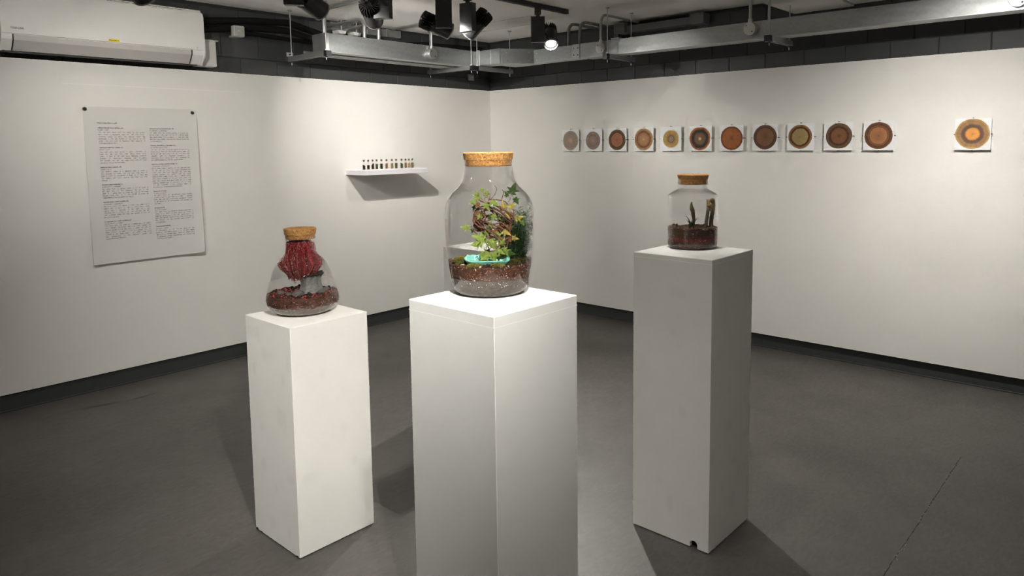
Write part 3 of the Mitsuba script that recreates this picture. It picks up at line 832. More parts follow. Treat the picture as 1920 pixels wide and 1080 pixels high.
# ---- straight-sided jar
def topC(x, y): return .098 + .010 * (meshkit.noise(np.array([x * 34 + 3, y * 34, .2])) - .5)
sC = thing('terrarium_soil', 'dark speckled soil with a red band inside the straight-sided jar', 'soil')
m = soil_layer(inC, PC, .006, topC, n=150, m=26)
def soilC(v):
    base = soil_colour((.012, .006, .005), (.075, .026, .018), 230)(v)
    z = v[:, 2:] - PC[2]
    band = np.exp(-((z - .047 - .006 * (meshkit.noise(v * 30, 6)[:, None] - .5)) / .008) ** 2) * (meshkit.noise(v * 300, 8)[:, None] > .40)
    brown = np.clip((meshkit.noise(v * 14, 12)[:, None] - .5) * 3, 0, 1)
    base = base + np.array([.03, .02, .006]) * brown
    return base * (1 - band) + np.array([.09, .008, .010]) * band
put('soil_layer', m, 'm_vertex', sC, smooth=True, color=vcol(m, soilC))
put('perlite', specks(inC, PC, (.014, .092), 230, (.0006, .0017), 24), 'm_perlite', sC, kind='stuff', label='white perlite grains')
for mat_, n_g, sd in (('m_crumb', 420, 67), ('m_crumb_dark', 700, 68)):
    put('soil_crumbs', specks(inC, PC, (.012, .098), n_g, (.0010, .0024), sd), mat_, sC, kind='stuff')
put('red_grains', specks(inC, PC, (.040, .053), 420, (.0008, .0020), 69), 'm_redband', sC, kind='stuff', label='band of red grains')
put('bark_chips', specks(inC, PC, (.10, .10), 300, (.002, .0042), 25, top=topC), 'm_vertex', sC, kind='stuff', color=np.tile([.11, .06, .025], (300 * 12, 1)), label='brown bark chips on the soil')
def twig(pts, r, label, knobs=()):
    k = thing('twig', label, 'twig', 'bare sticks in the straight-sided jar')
    p = spline([local(PC, u, w, z) for u, z, w in pts], 26)
    rr = np.interp(np.linspace(0, 1, 26), np.linspace(0, 1, len(r)), r)
    m_ = tube(p, rr, 12)
    m_.vertices += m_.vertex_normals * (.0035 * (meshkit.fbm(m_.vertices * 120, 3, 4) - .5))[:, None]
    t_ = meshkit.fbm(m_.vertices * np.array([220, 220, 60]), 3, 6)[:, None]
    zz = np.clip((m_.vertices[:, 2:] - PC[2] - .17) / .06, 0, 1)
    col = np.array([.10, .075, .045]) * (.35 + 1.2 * t_) * (1 - zz) + np.array([.46, .36, .18]) * (.35 + 1.1 * t_) * zz
    put('stick', m_, 'm_vertex', k, smooth=True, color=np.clip(col, 0, 1))
    for (u, z, w, s) in knobs:
        g = ball(s, 2); g.vertices *= (1 + .5 * (meshkit.fbm(g.vertices * 150, 2, 2) - .5))[:, None]; g.apply_translation(local(PC, u, w, z))
        put('knot', g, 'm_vertex', k, smooth=True, color=np.clip(np.array([.22, .14, .06]) * (.4 + 1.1 * meshkit.fbm(g.vertices * 200, 2, 5))[:, None], 0, 1))
twig([(.006, .090, .01), (.004, .150, .01), (-.002, .185, .01), (-.006, .214, .01), (-.003, .222, .01)], [.0065, .006, .009, .0105, .003], 'short pale stick behind the air plant in the straight-sided jar')
twig([(.062, .090, .02), (.068, .15, .02), (.073, .2, .02), (.072, .235, .02)], [.0085, .008, .008, .009], 'dark forked stick, left one of the pair at the right of the jar', [(.078, .205, .025, .010)])
twig([(.090, .090, .0), (.090, .15, .0), (.096, .2, .0), (.094, .236, .0)], [.0105, .010, .010, .009], 'knobbly stick at the far right of the straight-sided jar', [(.092, .228, .004, .012), (.084, .19, .02, .011)])
ap = thing('air_plant', 'small dark spiky air plant at the foot of the short pale stick', 'plant')
r_ = np.random.default_rng(5)
AO = local(PC, -.004, .035, .098)
for i in range(13):
    a = i * 2.4 + r_.normal(0, .2); L = r_.uniform(.04, .062)
    d2 = ru * math.cos(a) + d_ * math.sin(a) * .8
    up_ = r_.uniform(.75, 1.1)
    pts = np.array([AO, AO + d2 * L * .16 + [0, 0, L * .45 * up_], AO + d2 * L * .36 + [0, 0, L * .80 * up_], AO + d2 * L * .66 + [0, 0, L * .92 * up_]])
    m_ = tube(spline(pts, 12), np.r_[np.linspace(.0035, .0022, 6), np.linspace(.002, .0004, 6)], 6)
    put('leaf', m_, 'm_vertex_satin', ap, smooth=True, color=np.tile([.030, .040, .026], (len(m_.vertices), 1)))
st = thing('stick_stub', 'tiny dark stub standing on the soil at the left of the straight-sided jar', 'twig')
m_ = tube(spline([local(PC, -.074, .03, .094), local(PC, -.074, .03, .118)], 5), .0035, 8)
put('stub', m_, 'm_vertex', st, smooth=True, color=np.tile([.05, .03, .02], (len(m_.vertices), 1)))

# ------------------------------------------------------------------ text sheet
sheet = thing('text_sheet', 'large hanging paper sheet printed with two columns of text', 'poster')
SX0, SX1, SZ0, SZ1 = -4.303, -3.470, .985, 2.178
nu, nv = 25, 31
Vs = []
for j in range(nv):
    for i in range(nu):
        s, t = i / (nu - 1), j / (nv - 1)
        x = SX0 + (SX1 - SX0) * s; z = SZ0 + (SZ1 - SZ0) * t
        curl = .004 + .016 * (1 - t) ** 2 + .022 * max(0, s - .72) ** 2 / .078 * (1.0 - .6 * t) + .006 * max(0, .12 - s) / .12
        if t > .93: curl = .004 + (curl - .004) * (1 - (t - .93) / .07)
        Vs.append((x, -curl, z))
Fq = [(j * nu + i, j * nu + i + 1, (j + 1) * nu + i + 1, (j + 1) * nu + i) for j in range(nv - 1) for i in range(nu - 1)]
# rounded lower right corner
Vs = np.array(Vs); 
for q in range(len(Vs)):
    s, t = (Vs[q, 0] - SX0) / (SX1 - SX0), (Vs[q, 2] - SZ0) / (SZ1 - SZ0)
    if s > .96 and t < .03: Vs[q, 2] += .010; Vs[q, 0] -= .006
    if t < .001: Vs[q, 2] -= .004 * (1 - s)
    if t > .999: Vs[q, 2] -= 0.0
tmS = trimesh.Trimesh(Vs, np.vstack([np.array(Fq)[:, [0, 1, 2]], np.array(Fq)[:, [0, 2, 3]]]), process=False)
put('paper', tmS, 'm_paper', sheet, smooth=True)
def curl_at(x, z):
    s = (x - SX0) / (SX1 - SX0); t = (z - SZ0) / (SZ1 - SZ0)
    c_ = .004 + .016 * (1 - t) ** 2 + .022 * np.maximum(0, s - .72) ** 2 / .078 * (1.0 - .6 * t) + .006 * np.maximum(0, .12 - s) / .12
    return np.where(t > .93, .004 + (c_ - .004) * (1 - (t - .93) / .07), c_)
GL = {}
def glyph(ch, bold):
    k = (ch, bold)
    if k not in GL:
        if ch == ' ':
            GL[k] = (None, .42); return GL[k]
        g = meshkit.text_mesh(ch, 1.0, .01, bold)
        adv = np.ptp(meshkit.text_mesh('H' + ch + 'H', 1.0, .01, bold).vertices[:, 0]) - np.ptp(meshkit.text_mesh('HH', 1.0, .01, bold).vertices[:, 0])
        f = g.faces[g.face_normals[:, 2] > .5]
        v = g.vertices
        used = np.unique(f); mp = np.zeros(len(v), int); mp[used] = np.arange(len(used))
        vv = v[used][:, :2].copy()
        GL[k] = ((vv, mp[f], np.ptp(v[:, 0])), adv)
    return GL[k]
def text_line(x, z, txt, h, width=None, bold=False):
    """returns (V2, F) of one line, justified to width if given"""
    words = txt.split(' ')
    adv = [[glyph(c, bold)[1] * h for c in w] for w in words]
    tot = sum(map(sum, adv)); gaps = len(words) - 1
    sp = .42 * h if (width is None or gaps == 0) else max(.16 * h, (width - tot) / gaps)
    V, Fc, off = [], [], 0
    for w, aw in zip(words, adv):
        for ch, a in zip(w, aw):
            g = glyph(ch, bold)[0]
            if g is not None:
                vv, ff, gw = g
                V.append(vv * h + [x, z]); Fc.append(ff + off); off += len(vv)
            x += a
        x += sp
    return V, Fc, off
PARA = [
 [("Edge of Garden Lawn, Oldham, UK", "53.55°, -2.09°", ["The soil was taken from the edge of the garden", "lawn where I sometimes spot the odd little shroom", "mushroom trying its best. The housing estate was", "developed in the late 1960's on the site of an old", "cotton mill and one of England's five thousand of", "POW camps during WWII."]),
  ("Sunflower Plant Pot, Oldham, UK", "53.55°, -2.09°", ["This year I've been trying to grow Sunflowers. It", "does for the first time after being gifted some", "seeds. A few of the pots have frequently produced", "numbers of mushrooms following rain throughout", "the summer. This soil was taken from one of these", "pots at the end of seeds flowering."]),
  ("Medlock Valley, Oldham, UK", "53.53°, -2.07°", ["The Medlock Valley is a beautiful place to home. I", "visit regularly for walks. The soil was taken from an", "area I found an abundance of fungi on a fallen tree", "last autumn and more recently the area has been", "cleared."]),
  ("Haworth, West Yorkshire UK", "53.8286807°, -1.9562087°", ["Soil taken from my garden, about a ring of house at", "loft and heap it's just sandstone. We are on the", "edge of a valley and all along the side of the valley", "quarries were dug out of the hillside to build the", "original farms of the village and the church."]),
  ("Marsden View, West Yorkshire, UK", "53.6005887°, -1.9348057°", ["Soil taken from the moors, I come here often for a", "coffee and a walk. It was a cold, rainy, windy", "August day, I remember at the same as I was", "collecting soil it rained a lot. The soil was dry, thin,", "with a dense, sharp and clay like texture. It was not", "easy to scoop into a"]),
  ("Roundhead Park, West Yorkshire, UK", "53.8368889°, -1.498333°", ["Soil taken from the base of a beech bush. I walked", "there around Roundhead Park and when visiting my", "second house in the UK, back in 2020. The soil was", "damp, clumpy and held a sand like texture. This also", "reminds of the same setup I saw when I was living", "near grandparents in the apartment garden we", "used in Bucharest, Romania."])],
 [("Denholm Gardens Estate, Bristol, UK", "51.4545897°, -2.5108006°", ["Soil taken from my friend's garden in Bristol, the", "garden used to be paved but now it is full of plants", "and baby plants. It is a mixture of sand and clay", "and was very healthy, they did not think it would be", "a good look at soil."]),
  ("Howden, East Riding of Yorkshire, UK", "53.745826°, -0.8687153°", ["The soil was taken from my garden at the library,", "where we've lived for five years leaving peas, the", "house in the area were built on land that was", "originally used for vegetable plantations. The", "neighbours at the market place, as I suspected the", "soil might be particularly rich and a poplar bends."]),
  ("Robin Hood's Bay, North Yorkshire, UK", "54.4342083°, -0.5348923°", ["We've been walking sections of the Cleveland Way", "for the past ten years and finally completed the", "entire route this year. Normally, this was only", "possible because we couldn't walk our usual", "sections from Robin Hood's Bay to Whitby (where", "being done annually for the past nine years. This", "year, that section was inaccessible due to a large", "landslide blocked and a reclaimed road on plants", "and the impression of two settings, which we", "normally rely on to return to Robin Hood's Bay."]),
  ("Bucharest, Romania", "44.4268°, 26.1025°", ["Soil taken from my grandparents' block building", "garden. I used to play there as a child. I happened", "there this soil our neighbours' symphony flowers", "to get there for my grandmother, and passing over", "may years."]),
  ("Bethany, Latvia", "56.9496°, 24.1052°", ["Soil taken from my husband's family homestead in", "Latvia. It is from an area which is usually a", "vegetable garden but it has been lasting since they", "when they haven't planted in this year. It was full of", "wild flowers. The soil squirrels and nutrients of", "we found there."]),
  ("Combined soil sample", "53.6004°, -2.0456°", ["A combination of soil samples from all the", "locations. The central point of all of these places", "would fall in northern Italy, making an almost sense", "of separated sample decomposed and about was", "our kind of environment."])]]
V, Fc, off = [], [], 0
def add_line(*a, **k):
    global off
    v, f, n = text_line(*a, **k)
    V.extend(v); Fc.extend([q + off for q in f]); off += n
PITCH, HT = .0166, .0078
add_line(SX0 + .092, SZ1 - .125, 'Places (From West to East)', HT, bold=2)
for ci, (x0, wd) in enumerate(((SX0 + .096, .330), (SX0 + .462, .298))):
    z = SZ1 - .162 - (.003 if ci else 0)
    for head, coord, lines in PARA[ci]:
        add_line(x0, z, head, HT, bold=2); z -= PITCH
        add_line(x0, z, coord, HT * .92, bold=True); z -= PITCH
        for i, l in enumerate(lines):
            add_line(x0, z, l, HT * .97, bold=True, width=wd if i < len(lines) - 1 else None); z -= PITCH
        z -= PITCH * 1.02
V2 = np.vstack(V)
Vt = np.c_[V2[:, 0], -curl_at(V2[:, 0], V2[:, 1]) - .0007, V2[:, 1]]
put('printed_text', trimesh.Trimesh(Vt, np.vstack(Fc), process=False), 'm_ink', sheet, label='black printed text in two columns')
for x, z, lab in ((-4.288, 2.159, 'round black magnet at the top left corner of the text sheet'), (-3.500, 2.150, 'round black magnet at the top right corner of the text sheet')):
    k = numbered('magnet'); mg = lathe([(0, 0), (.0125, 0), (.0135, .002), (.0135, .010), (.0115, .013), (0, .014)], 24)
    put(k, along(mg, (0, -1, 0), (x, -.0035, z)), 'm_black', smooth=40); tag(k, lab, 'magnet', 'magnets holding the text sheet')

# ------------------------------------------------------------------ floating shelf with twelve vials
sh = numbered('floating_shelf'); put(sh, bbox(-2.036, -1.236, -.335, -.0005, 1.580, 1.628, .002), 'm_shelf')
tag(sh, 'white floating shelf carrying the row of little vials', 'shelf')
VX = [(-1.889, -.103), (-1.837, -.106), (-1.783, -.112), (-1.735, -.116), (-1.677, -.112), (-1.613, -.100), (-1.545, -.090), (-1.491, -.086), (-1.420, -.078), (-1.368, -.076), (-1.324, -.087), (-1.279, -.100)]
VC = [(.012, .010, .009), (.012, .010, .010), (.022, .016, .012), (.055, .055, .035), (.015, .018, .010), (.16, .085, .055), (.20, .15, .075), (.075, .075, .022), (.05, .06, .03), (.20, .13, .06), (.36, .21, .11), (.14, .125, .045)]
VF = [.70, .72, .85, .9, .92, .95, .93, .97, .85, .97, .8, .97]
VN = ['black soil, leftmost in the row', 'black soil, second in the row', 'very dark brown soil, third in the row', 'dark grey-green soil, fourth in the row', 'blackish green soil, fifth in the row', 'reddish brown soil, sixth in the row', 'tan brown soil, seventh in the row', 'olive soil, eighth in the row', 'dark mossy soil, ninth in the row', 'sandy brown soil, tenth in the row', 'pale orange sand on a slope, eleventh in the row', 'olive brown soil, rightmost in the row']
for i, ((x, y), c, ff, nm) in enumerate(zip(VX, VC, VF, VN)):
    y = -.098
    principled(f'm_vial_{i}', c, .9, spec=.1)
    k = thing('vial', 'small corked glass vial of ' + nm, 'vial', 'soil vials on the floating shelf')
    z0 = 1.6285
    put('glass', lathe([(0, 0), (.0120, 0), (.0132, .002), (.0132, .066), (.0085, .074), (.0085, .084), (.0096, .086)], 20, (x, y, z0)), 'm_glass', k, smooth=40)
    zt = .058 * ff
    s_ = lathe([(0, .0015), (.0121, .0015), (.0121, zt), (0, zt)], 20)
    if i in (0, 10, 8, 2):
        v = s_.vertices; v[:, 2] += np.where(v[:, 2] > .01, v[:, 0] * (.9 if i in (10, 2) else -.6), 0); s_.vertices = v
    s_.apply_translation((x, y, z0)); put('soil', s_, f'm_vial_{i}', k)
    put('cork', lathe([(0, .078), (.0078, .078), (.0092, .087), (.0092, .097), (0, .097)], 16, (x, y, z0)), 'm_vertex', k, color=np.tile([.10, .06, .035], (16 * 3 + 2, 1)))

# ------------------------------------------------------------------ twelve chromatogram prints on the right wall
# centre y, z0, z1, print radius, ring stops [(r, colour)], wobble, print offset (dy, dz)
P_ = lambda *s: [(r, lin(*c)) for r, c in s]
PRINTS = [
 (-1.243, 1.780, 2.008, .104, P_((0, (205, 175, 155)), (.10, (190, 160, 140)), (.35, (158, 138, 120)), (.7, (150, 132, 116)), (.93, (155, 140, 122)), (1, (165, 152, 135))), .02, 'pale grey-brown disc, leftmost print'),
 (-1.545, 1.780, 2.012, .094, P_((0, (170, 140, 125)), (.2, (150, 122, 108)), (.5, (140, 118, 104)), (.62, (118, 100, 90)), (.7, (140, 120, 104)), (1, (130, 116, 104))), .015, 'grey-brown disc with a darker ring, second print'),
 (-1.850, 1.785, 2.013, .105, P_((0, (120, 70, 45)), (.15, (150, 92, 62)), (.55, (150, 94, 64)), (.64, (160, 110, 78)), (.70, (80, 48, 28)), (.85, (90, 66, 42)), (1, (104, 84, 52))), .03, 'brown disc in a dark olive rim, third print'),
 (-2.168, 1.784, 2.016, .108, P_((0, (210, 160, 105)), (.12, (170, 122, 78)), (.45, (165, 118, 76)), (.62, (150, 98, 62)), (.70, (104, 54, 34)), (.78, (140, 100, 60)), (1, (176, 142, 88))), .03, 'tan disc with a maroon ring, fourth print'),
 (-2.477, 1.783, 2.015, .088, P_((0, (220, 190, 150)), (.12, (130, 95, 75)), (.22, (170, 135, 110)), (.36, (112, 86, 66)), (.46, (160, 122, 60)), (.7, (176, 138, 62)), (.9, (172, 142, 74)), (1, (232, 216, 170))), .04, 'pale yellow disc with a speckled centre, fifth print'),
 (-2.794, 1.783, 2.017, .108, P_((0, (80, 40, 20)), (.05, (240, 190, 120)), (.12, (170, 120, 70)), (.2, (116, 84, 56)), (.48, (104, 84, 62)), (.58, (62, 46, 42)), (.78, (50, 36, 34)), (.84, (130, 72, 32)), (1, (176, 112, 58))), .06, 'dark disc with a bright eye at its centre, sixth print'),
 (-3.104, 1.787, 2.019, .106, P_((0, (100, 62, 24)), (.1, (130, 76, 28)), (.3, (152, 86, 32)), (.8, (150, 82, 26)), (.93, (110, 56, 18)), (1, (84, 40, 14))), .035, 'plain orange-brown disc, seventh print'),
 (-3.421, 1.786, 2.015, .106, P_((0, (66, 42, 32)), (.05, (110, 72, 46)), (.3, (116, 76, 50)), (.72, (122, 80, 50)), (.78, (76, 42, 24)), (.88, (98, 66, 42)), (1, (70, 48, 36))), .02, 'brown disc with two thin dark rings, eighth print'),
 (-3.735, 1.790, 2.016, .102, P_((0, (130, 108, 56)), (.1, (146, 122, 72)), (.66, (150, 128, 76)), (.72, (70, 32, 12)), (.80, (84, 40, 16)), (.86, (120, 80, 40)), (1, (150, 110, 66))), .05, 'straw-coloured disc in a dark wavy ring, ninth print'),
 (-4.045, 1.789, 2.016, .104, P_((0, (84, 54, 32)), (.2, (120, 78, 44)), (.58, (116, 74, 42)), (.66, (66, 34, 18)), (.74, (80, 46, 24)), (.84, (100, 76, 44)), (1, (92, 74, 46))), .025, 'brown disc in a dark ring and olive rim, tenth print'),
 (-4.355, 1.788, 2.015, .106, P_((0, (80, 50, 34)), (.06, (140, 90, 56)), (.3, (150, 96, 52)), (.6, (164, 104, 56)), (.66, (94, 56, 28)), (.72, (130, 84, 44)), (.80, (76, 46, 30)), (.92, (104, 66, 40)), (1, (120, 74, 44))), .035, 'russet disc with radial streaks, eleventh print'),
 (-5.000, 1.786, 2.018, .110, P_((0, (120, 70, 30)), (.05, (214, 142, 50)), (.32, (226, 150, 48)), (.40, (196, 120, 44)), (.46, (92, 66, 52)), (.62, (104, 76, 58)), (.70, (160, 116, 72)), (.88, (150, 116, 74)), (1, (206, 158, 84))), .045, 'bright orange disc, rightmost print standing apart'),
]
for i, (yc, z0, z1, R, stops, wob, nm) in enumerate(PRINTS):
    k = thing('soil_print', 'square white panel with a ' + nm, 'picture', 'square soil prints in a row on the right wall')
    hw = .116; zc = (1.785 + 2.015) / 2
    put('panel', bbox(-.033, -.029, yc - hw, yc + hw, zc - hw, zc + hw, .0006), 'm_print_back', k)
    r_ = np.random.default_rng(300 + i)
    na, nr = 112, 40
    ang = np.arange(na) * 2 * np.pi / na
    edge = 1 + wob * (meshkit.fbm(np.c_[np.cos(ang) * 1.6, np.sin(ang) * 1.6, ang * 0 + i], 4, i) - .5) * 2.2
    oy, oz = r_.normal(0, .003), r_.normal(0, .003)
    rs = np.array([q[0] for q in stops]); cs = np.array([q[1] for q in stops])
    Fg, Ag = np.meshgrid(np.arange(nr + 1) / nr, ang, indexing='ij')
    Ca, Sa = np.cos(Ag), np.sin(Ag)
    # ring borders wobble more than the rim
    wv = meshkit.fbm(np.stack([Ca * 3.2, Sa * 3.2, Fg * 2 + i], -1), 3, i + 50) - .5
    tooth = meshkit.noise(np.stack([Ca * 11, Sa * 11, Fg * 0 + i], -1), i + 90) - .5
    fw = np.clip(Fg + 2.2 * wob * wv * Fg + .9 * wob * tooth * (Fg < .9), 0, 1)
    col = np.stack([np.interp(fw, rs, cs[:, q]) for q in range(3)], -1)
    streak = .84 + .32 * meshkit.noise(np.stack([Ca * 10, Sa * 10, Fg * 1.2], -1), i)
    grain = .90 + .20 * r_.random(Fg.shape)
    col = col * (streak * grain)[..., None]
    lum = col @ np.array([.3, .59, .11]); col = lum[..., None] + (col - lum[..., None]) * .86
    ed = np.broadcast_to(edge[None], Fg.shape)
    Vp = np.stack([np.full(Fg.shape, -.0334), yc + oy - Fg * R * ed * Ca, zc + oz + Fg * R * ed * Sa], -1).reshape(-1, 3)
    Cp = col.reshape(-1, 3)
    Fp = []
    for b in range(nr):
        for j in range(na):
            q = (j + 1) % na
            Fp += [(b * na + j, b * na + q, (b + 1) * na + q), (b * na + j, (b + 1) * na + q, (b + 1) * na + j)]
    put('print_disc', trimesh.Trimesh(np.array(Vp), np.array(Fp), process=False), 'm_vertex', k, smooth=False, color=np.clip(np.array(Cp), 0, 1))
    for (dy, dz) in ((0, hw + .002), (0, -hw - .002), (hw + .002, 0), (-hw - .002, 0)):
        pn = lathe([(0, 0), (.0022, 0), (.0022, .032), (.0040, .0335), (.0040, .036), (0, .0366)], 10)
        put('pin', along(pn, (-1, 0, 0), (-.0004, yc + dy, zc + dz)), 'm_black', k)

# ------------------------------------------------------------------ air conditioner
ac = thing('air_conditioner', 'white wall-mounted air conditioner above the text sheet', 'air conditioner')
AX0, AX1 = -4.815, -3.470
def profile_x(pts, x0, x1):
    """pts: (d from wall, z) outline -> prism along x; d grows into the room (-y)"""
    m_ = extr([(-d, z) for d, z in pts], x1 - x0)
    m_.apply_transform(np.array([[0, 0, 1, x0], [1, 0, 0, 0], [0, 1, 0, 0], [0, 0, 0, 1.0]]))
    return m_
put('body', profile_x([(.0, 2.56), (.10, 2.535), (.165, 2.530), (.225, 2.600), (.232, 2.64), (.222, 2.925), (.20, 2.955), (.0, 2.955)], AX0 + .012, AX1 - .006), 'm_plastic_white', ac, smooth=25)
put('front_panel', profile_x([(.222, 2.635), (.243, 2.638), (.247, 2.66), (.240, 2.895), (.228, 2.93), (.215, 2.93)], AX0, AX1), 'm_plastic_white', ac, smooth=25)
for x in (AX0 + .006, AX1): put('end_cap', profile_x([(.0, 2.545), (.16, 2.526), (.232, 2.60), (.236, 2.64), (.0, 2.64)], x - .006, x + .006), 'm_plastic_white', ac, label='rounded end piece of the lower lip')
put('louvre', profile_x([(.172, 2.5335), (.228, 2.598), (.233, 2.632), (.236, 2.632), (.232, 2.596), (.175, 2.530)], AX0 + .07, AX1 - .105), 'm_plastic_grey', ac, smooth=25, label='slightly darker air flap along the bottom')
for x in (AX0 + .066, AX1 - .102):
    put('louvre_slit', profile_x([(.172, 2.5325), (.2290, 2.598), (.2340, 2.634), (.2365, 2.634), (.2325, 2.596), (.1745, 2.5295)], x - .0035, x + .0035), 'm_dark_slot', ac)
put('air_outlet', profile_x([(.02, 2.531), (.16, 2.5235), (.16, 2.5290), (.02, 2.545)], AX0 + .03, AX1 - .03), 'm_dark_slot', ac, label='dark underside outlet')
put('top_grille', cat_([profile_x([(.205, 2.934), (.21, 2.934), (.21, 2.944), (.205, 2.944)], AX0 + .45 + i * .19, AX0 + .63 + i * .19) for i in range(4)]), 'm_dark_slot', ac, label='dark slit along the top edge')
put('status_light', along(lathe([(0, 0), (.006, 0), (.005, .003), (0, .0035)], 14), (0, -1, 0), (AX1 - .062, -.2455, 2.655)), 'm_perlite', ac, label='small bright indicator')
def wall_text(txt, h, x, y, z, bold=False):
    g = meshkit.text_mesh(txt, h, .0008, bold)
    g.apply_transform(np.array([[1, 0, 0, x], [0, 0, -1, y], [0, 1, 0, z], [0, 0, 0, 1.0]]))
    return g
put('maker_lettering', wall_text('TOSHIBA', .0125, AX0 + .050, -.2470, 2.668, True), 'm_trunking', ac, label='small grey maker lettering')
stk = put('sticker', bbox(-4.172, -4.098, -.2478, -.2462, 2.6405, 2.6595, .0005), 'm_yellow', ac, label='yellow sticker reading GALLERY 2')
put('lettering', wall_text('GALLERY 2', .0082, -4.1680, -.2474, 2.6455, True), 'm_ink', ac + '__sticker')
pc = thing('pipe_cover', 'white pipe cover box on the wall at the right end of the air conditioner', 'box')
put('cover', bbox(-3.461, -3.305, -.085, .035, 2.531, 2.742, .006), 'm_plastic_white', pc, smooth=30)
put('lip', bbox(-3.461, -3.285, -.09, .035, 2.742, 2.750, .002), 'm_plastic_white', pc)

# isolator switch
sw = thing('isolator_switch', 'small grey isolator switch box on the dark blockwork right of the air conditioner', 'switch')
put('box', bbox(-3.155, -3.058, -.105, -.047, 2.798, 2.892, .008), 'm_plastic_box', sw, smooth=30)
put('bracket', bbox(-3.135, -3.078, -.050, .039, 2.800, 2.818, .002), 'm_plastic_mid', sw)
put('label_plate', box(-3.135, -3.078, -.1062, -.1045, 2.872, 2.884), 'm_plastic_grey', sw, label='pale label strip')
put('rotary_knob', along(lathe([(0, 0), (.016, 0), (.014, .012), (0, .013)], 16), (0, -1, 0), (-3.104, -.105, 2.842)), 'm_plastic_grey', sw, smooth=40)
put('lamp', along(lathe([(0, 0), (.007, 0), (.006, .004), (0, .005)], 10), (0, -1, 0), (-3.132, -.105, 2.815)), 'm_perlite', sw)
# wall plate near the corner
wp = thing('socket_plate', 'small pale socket plate on the dark blockwork under the trunking corner', 'socket')
put('plate', bbox(-.330, -.238, .018, .040, 2.606, 2.676, .004), 'm_plastic_mid', wp, smooth=30)
put('rocker', cat_([bbox(-.318 + i * .036, -.288 + i * .036, .014, .020, 2.625, 2.655, .002) for i in range(2)]), 'm_plastic_grey', wp)

bp_ = thing('wall_bracket', 'small pale bracket plate on the left wall behind the end hanger', 'bracket')
put('plate', bbox(-2.600, -2.535, .030, .040, 2.690, 2.725, .002), 'm_plastic_box', bp_)
put('hole', box(-2.580, -2.556, .0285, .031, 2.702, 2.713), 'm_dark_slot', bp_)

# black lagged pipes along the left wall
def pipe(zs, y, r, x0, x1, seed, label):
    xs = np.linspace(x0, x1, 60)
    p = np.c_[xs, np.full(60, y) + .012 * (meshkit.noise(np.c_[xs * 2.1, xs * 0, xs * 0 + seed], seed) - .5), np.interp(xs, np.linspace(x0, x1, len(zs)), zs) + .010 * (meshkit.noise(np.c_[xs * 2.7 + 3, xs * 0, xs * 0 + seed], seed + 1) - .5)]
    rr = r * (1 + .12 * (meshkit.noise(np.c_[xs * 9, xs * 0, xs * 0], seed) - .5))
    k = numbered('lagged_pipe'); put(k, tube(p, rr, 14), 'm_black_soft', smooth=60); tag(k, label, 'pipe', 'black lagged pipes along the left wall')
pipe([2.90, 2.96, 2.985, 2.910, 2.882, 2.900, 2.940, 2.958, 2.968], -.005, .029, -3.42, -.15, 1, 'upper black foam-lagged pipe running along the left wall to the corner')
pipe([2.835, 2.897, 2.915, 2.842, 2.816, 2.834, 2.868, 2.885, 2.898], -.012, .028, -3.42, -.25, 2, 'middle black foam-lagged pipe running along the left wall')
pipe([2.858, 2.835, 2.765, 2.785, 2.810], -.005, .018, -3.03, -.40, 3, 'thin lowest black pipe running along the left wall')

# ------------------------------------------------------------------ cable trunking
def hollow_duct(u0, u1, y0, y1, z0, z1, axis):
    def B(a, b, c, d, e, f): return box(a, b, c, d, e, f) if axis == 'x' else box(c, d, a, b, e, f)
    t = .0015
    return B(u0, u1, y0, y1, z0, z1)
tr = thing('cable_trunking', 'galvanised steel cable trunking turning the corner below the ceiling', 'trunking')
ZB, ZT = 2.667, 2.822
put('run', bbox(-2.632, -.885, -.670, -.545, ZB, ZT, .002), 'm_galv', tr, label='long galvanised run along the left wall')
put('end_plate', bbox(-2.640, -2.632, -.672, -.47, ZB, ZT, .001), 'm_galv_plain', tr)
put('end_flange', bbox(-2.636, -2.606, -.6735, -.667, ZB, ZT, .001), 'm_steel_bright', tr)
put('inner_bend', bbox(-.905, -.75, -1.04, -.60, ZB, ZT - .006, .002), 'm_galv', tr)
# 45-degree outer piece
bp = Polygon([(-.885, -1.03), (-.885, -1.06), (-.650, -1.275), (-.520, -1.275), (-.520, -.9), (-.8, -.9)])
m_ = extr(bp, ZT - .012 - ZB); m_.apply_translation((0, 0, ZB)); put('outer_bend', m_, 'm_galv', tr)
ZT2 = 2.800
put('run', bbox(-.652, -.520, -1.770, -1.262, ZB + .003, ZT2, .002), 'm_galv', tr, label='short bright run after the bend')
put('run', bbox(-.648, -.450, -7.8, -1.850, ZB + .006, ZT2 + .004, .002), 'm_galv', tr, label='long galvanised run along the right wall')
def coupler(a, b, z0, z1):
    ms = [bbox(-.6555, -.53, a, b, z0, z1, .001)]
    return cat_(ms)
put('coupler', coupler(-1.852, -1.765, ZB + .001, ZT2 + .003), 'm_galv_plain', tr)
scr = []
def screw(x, y, z, d): return along(lathe([(0, 0), (.0065, 0), (.005, .003), (0, .0035)], 10), d, (x, y, z))
for y in (-1.832, -1.785):
    for z in (ZB + .035, ZT2 - .035): scr.append(screw(-.6555, y, z, (-1, 0, 0)))
put('coupler_screws', cat_(scr), 'm_black', tr, kind='stuff')
scr = []
for x, y in ((-.850, -1.093), (-.690, -1.24)):
    for z in (ZB + .03, ZT - .05): scr.append(screw(x - .003, y - .003, z, (-.675, -.737, 0)))
for z in (ZB + .03, ZT - .06): scr.append(screw(-.652, -1.31, z, (-1, 0, 0)))
for z in (ZB + .03, ZT - .03): scr.append(screw(-2.62, -.6735, z, (0, -1, 0)))
put('screws', cat_(scr), 'm_steel_bright', tr, kind='stuff')
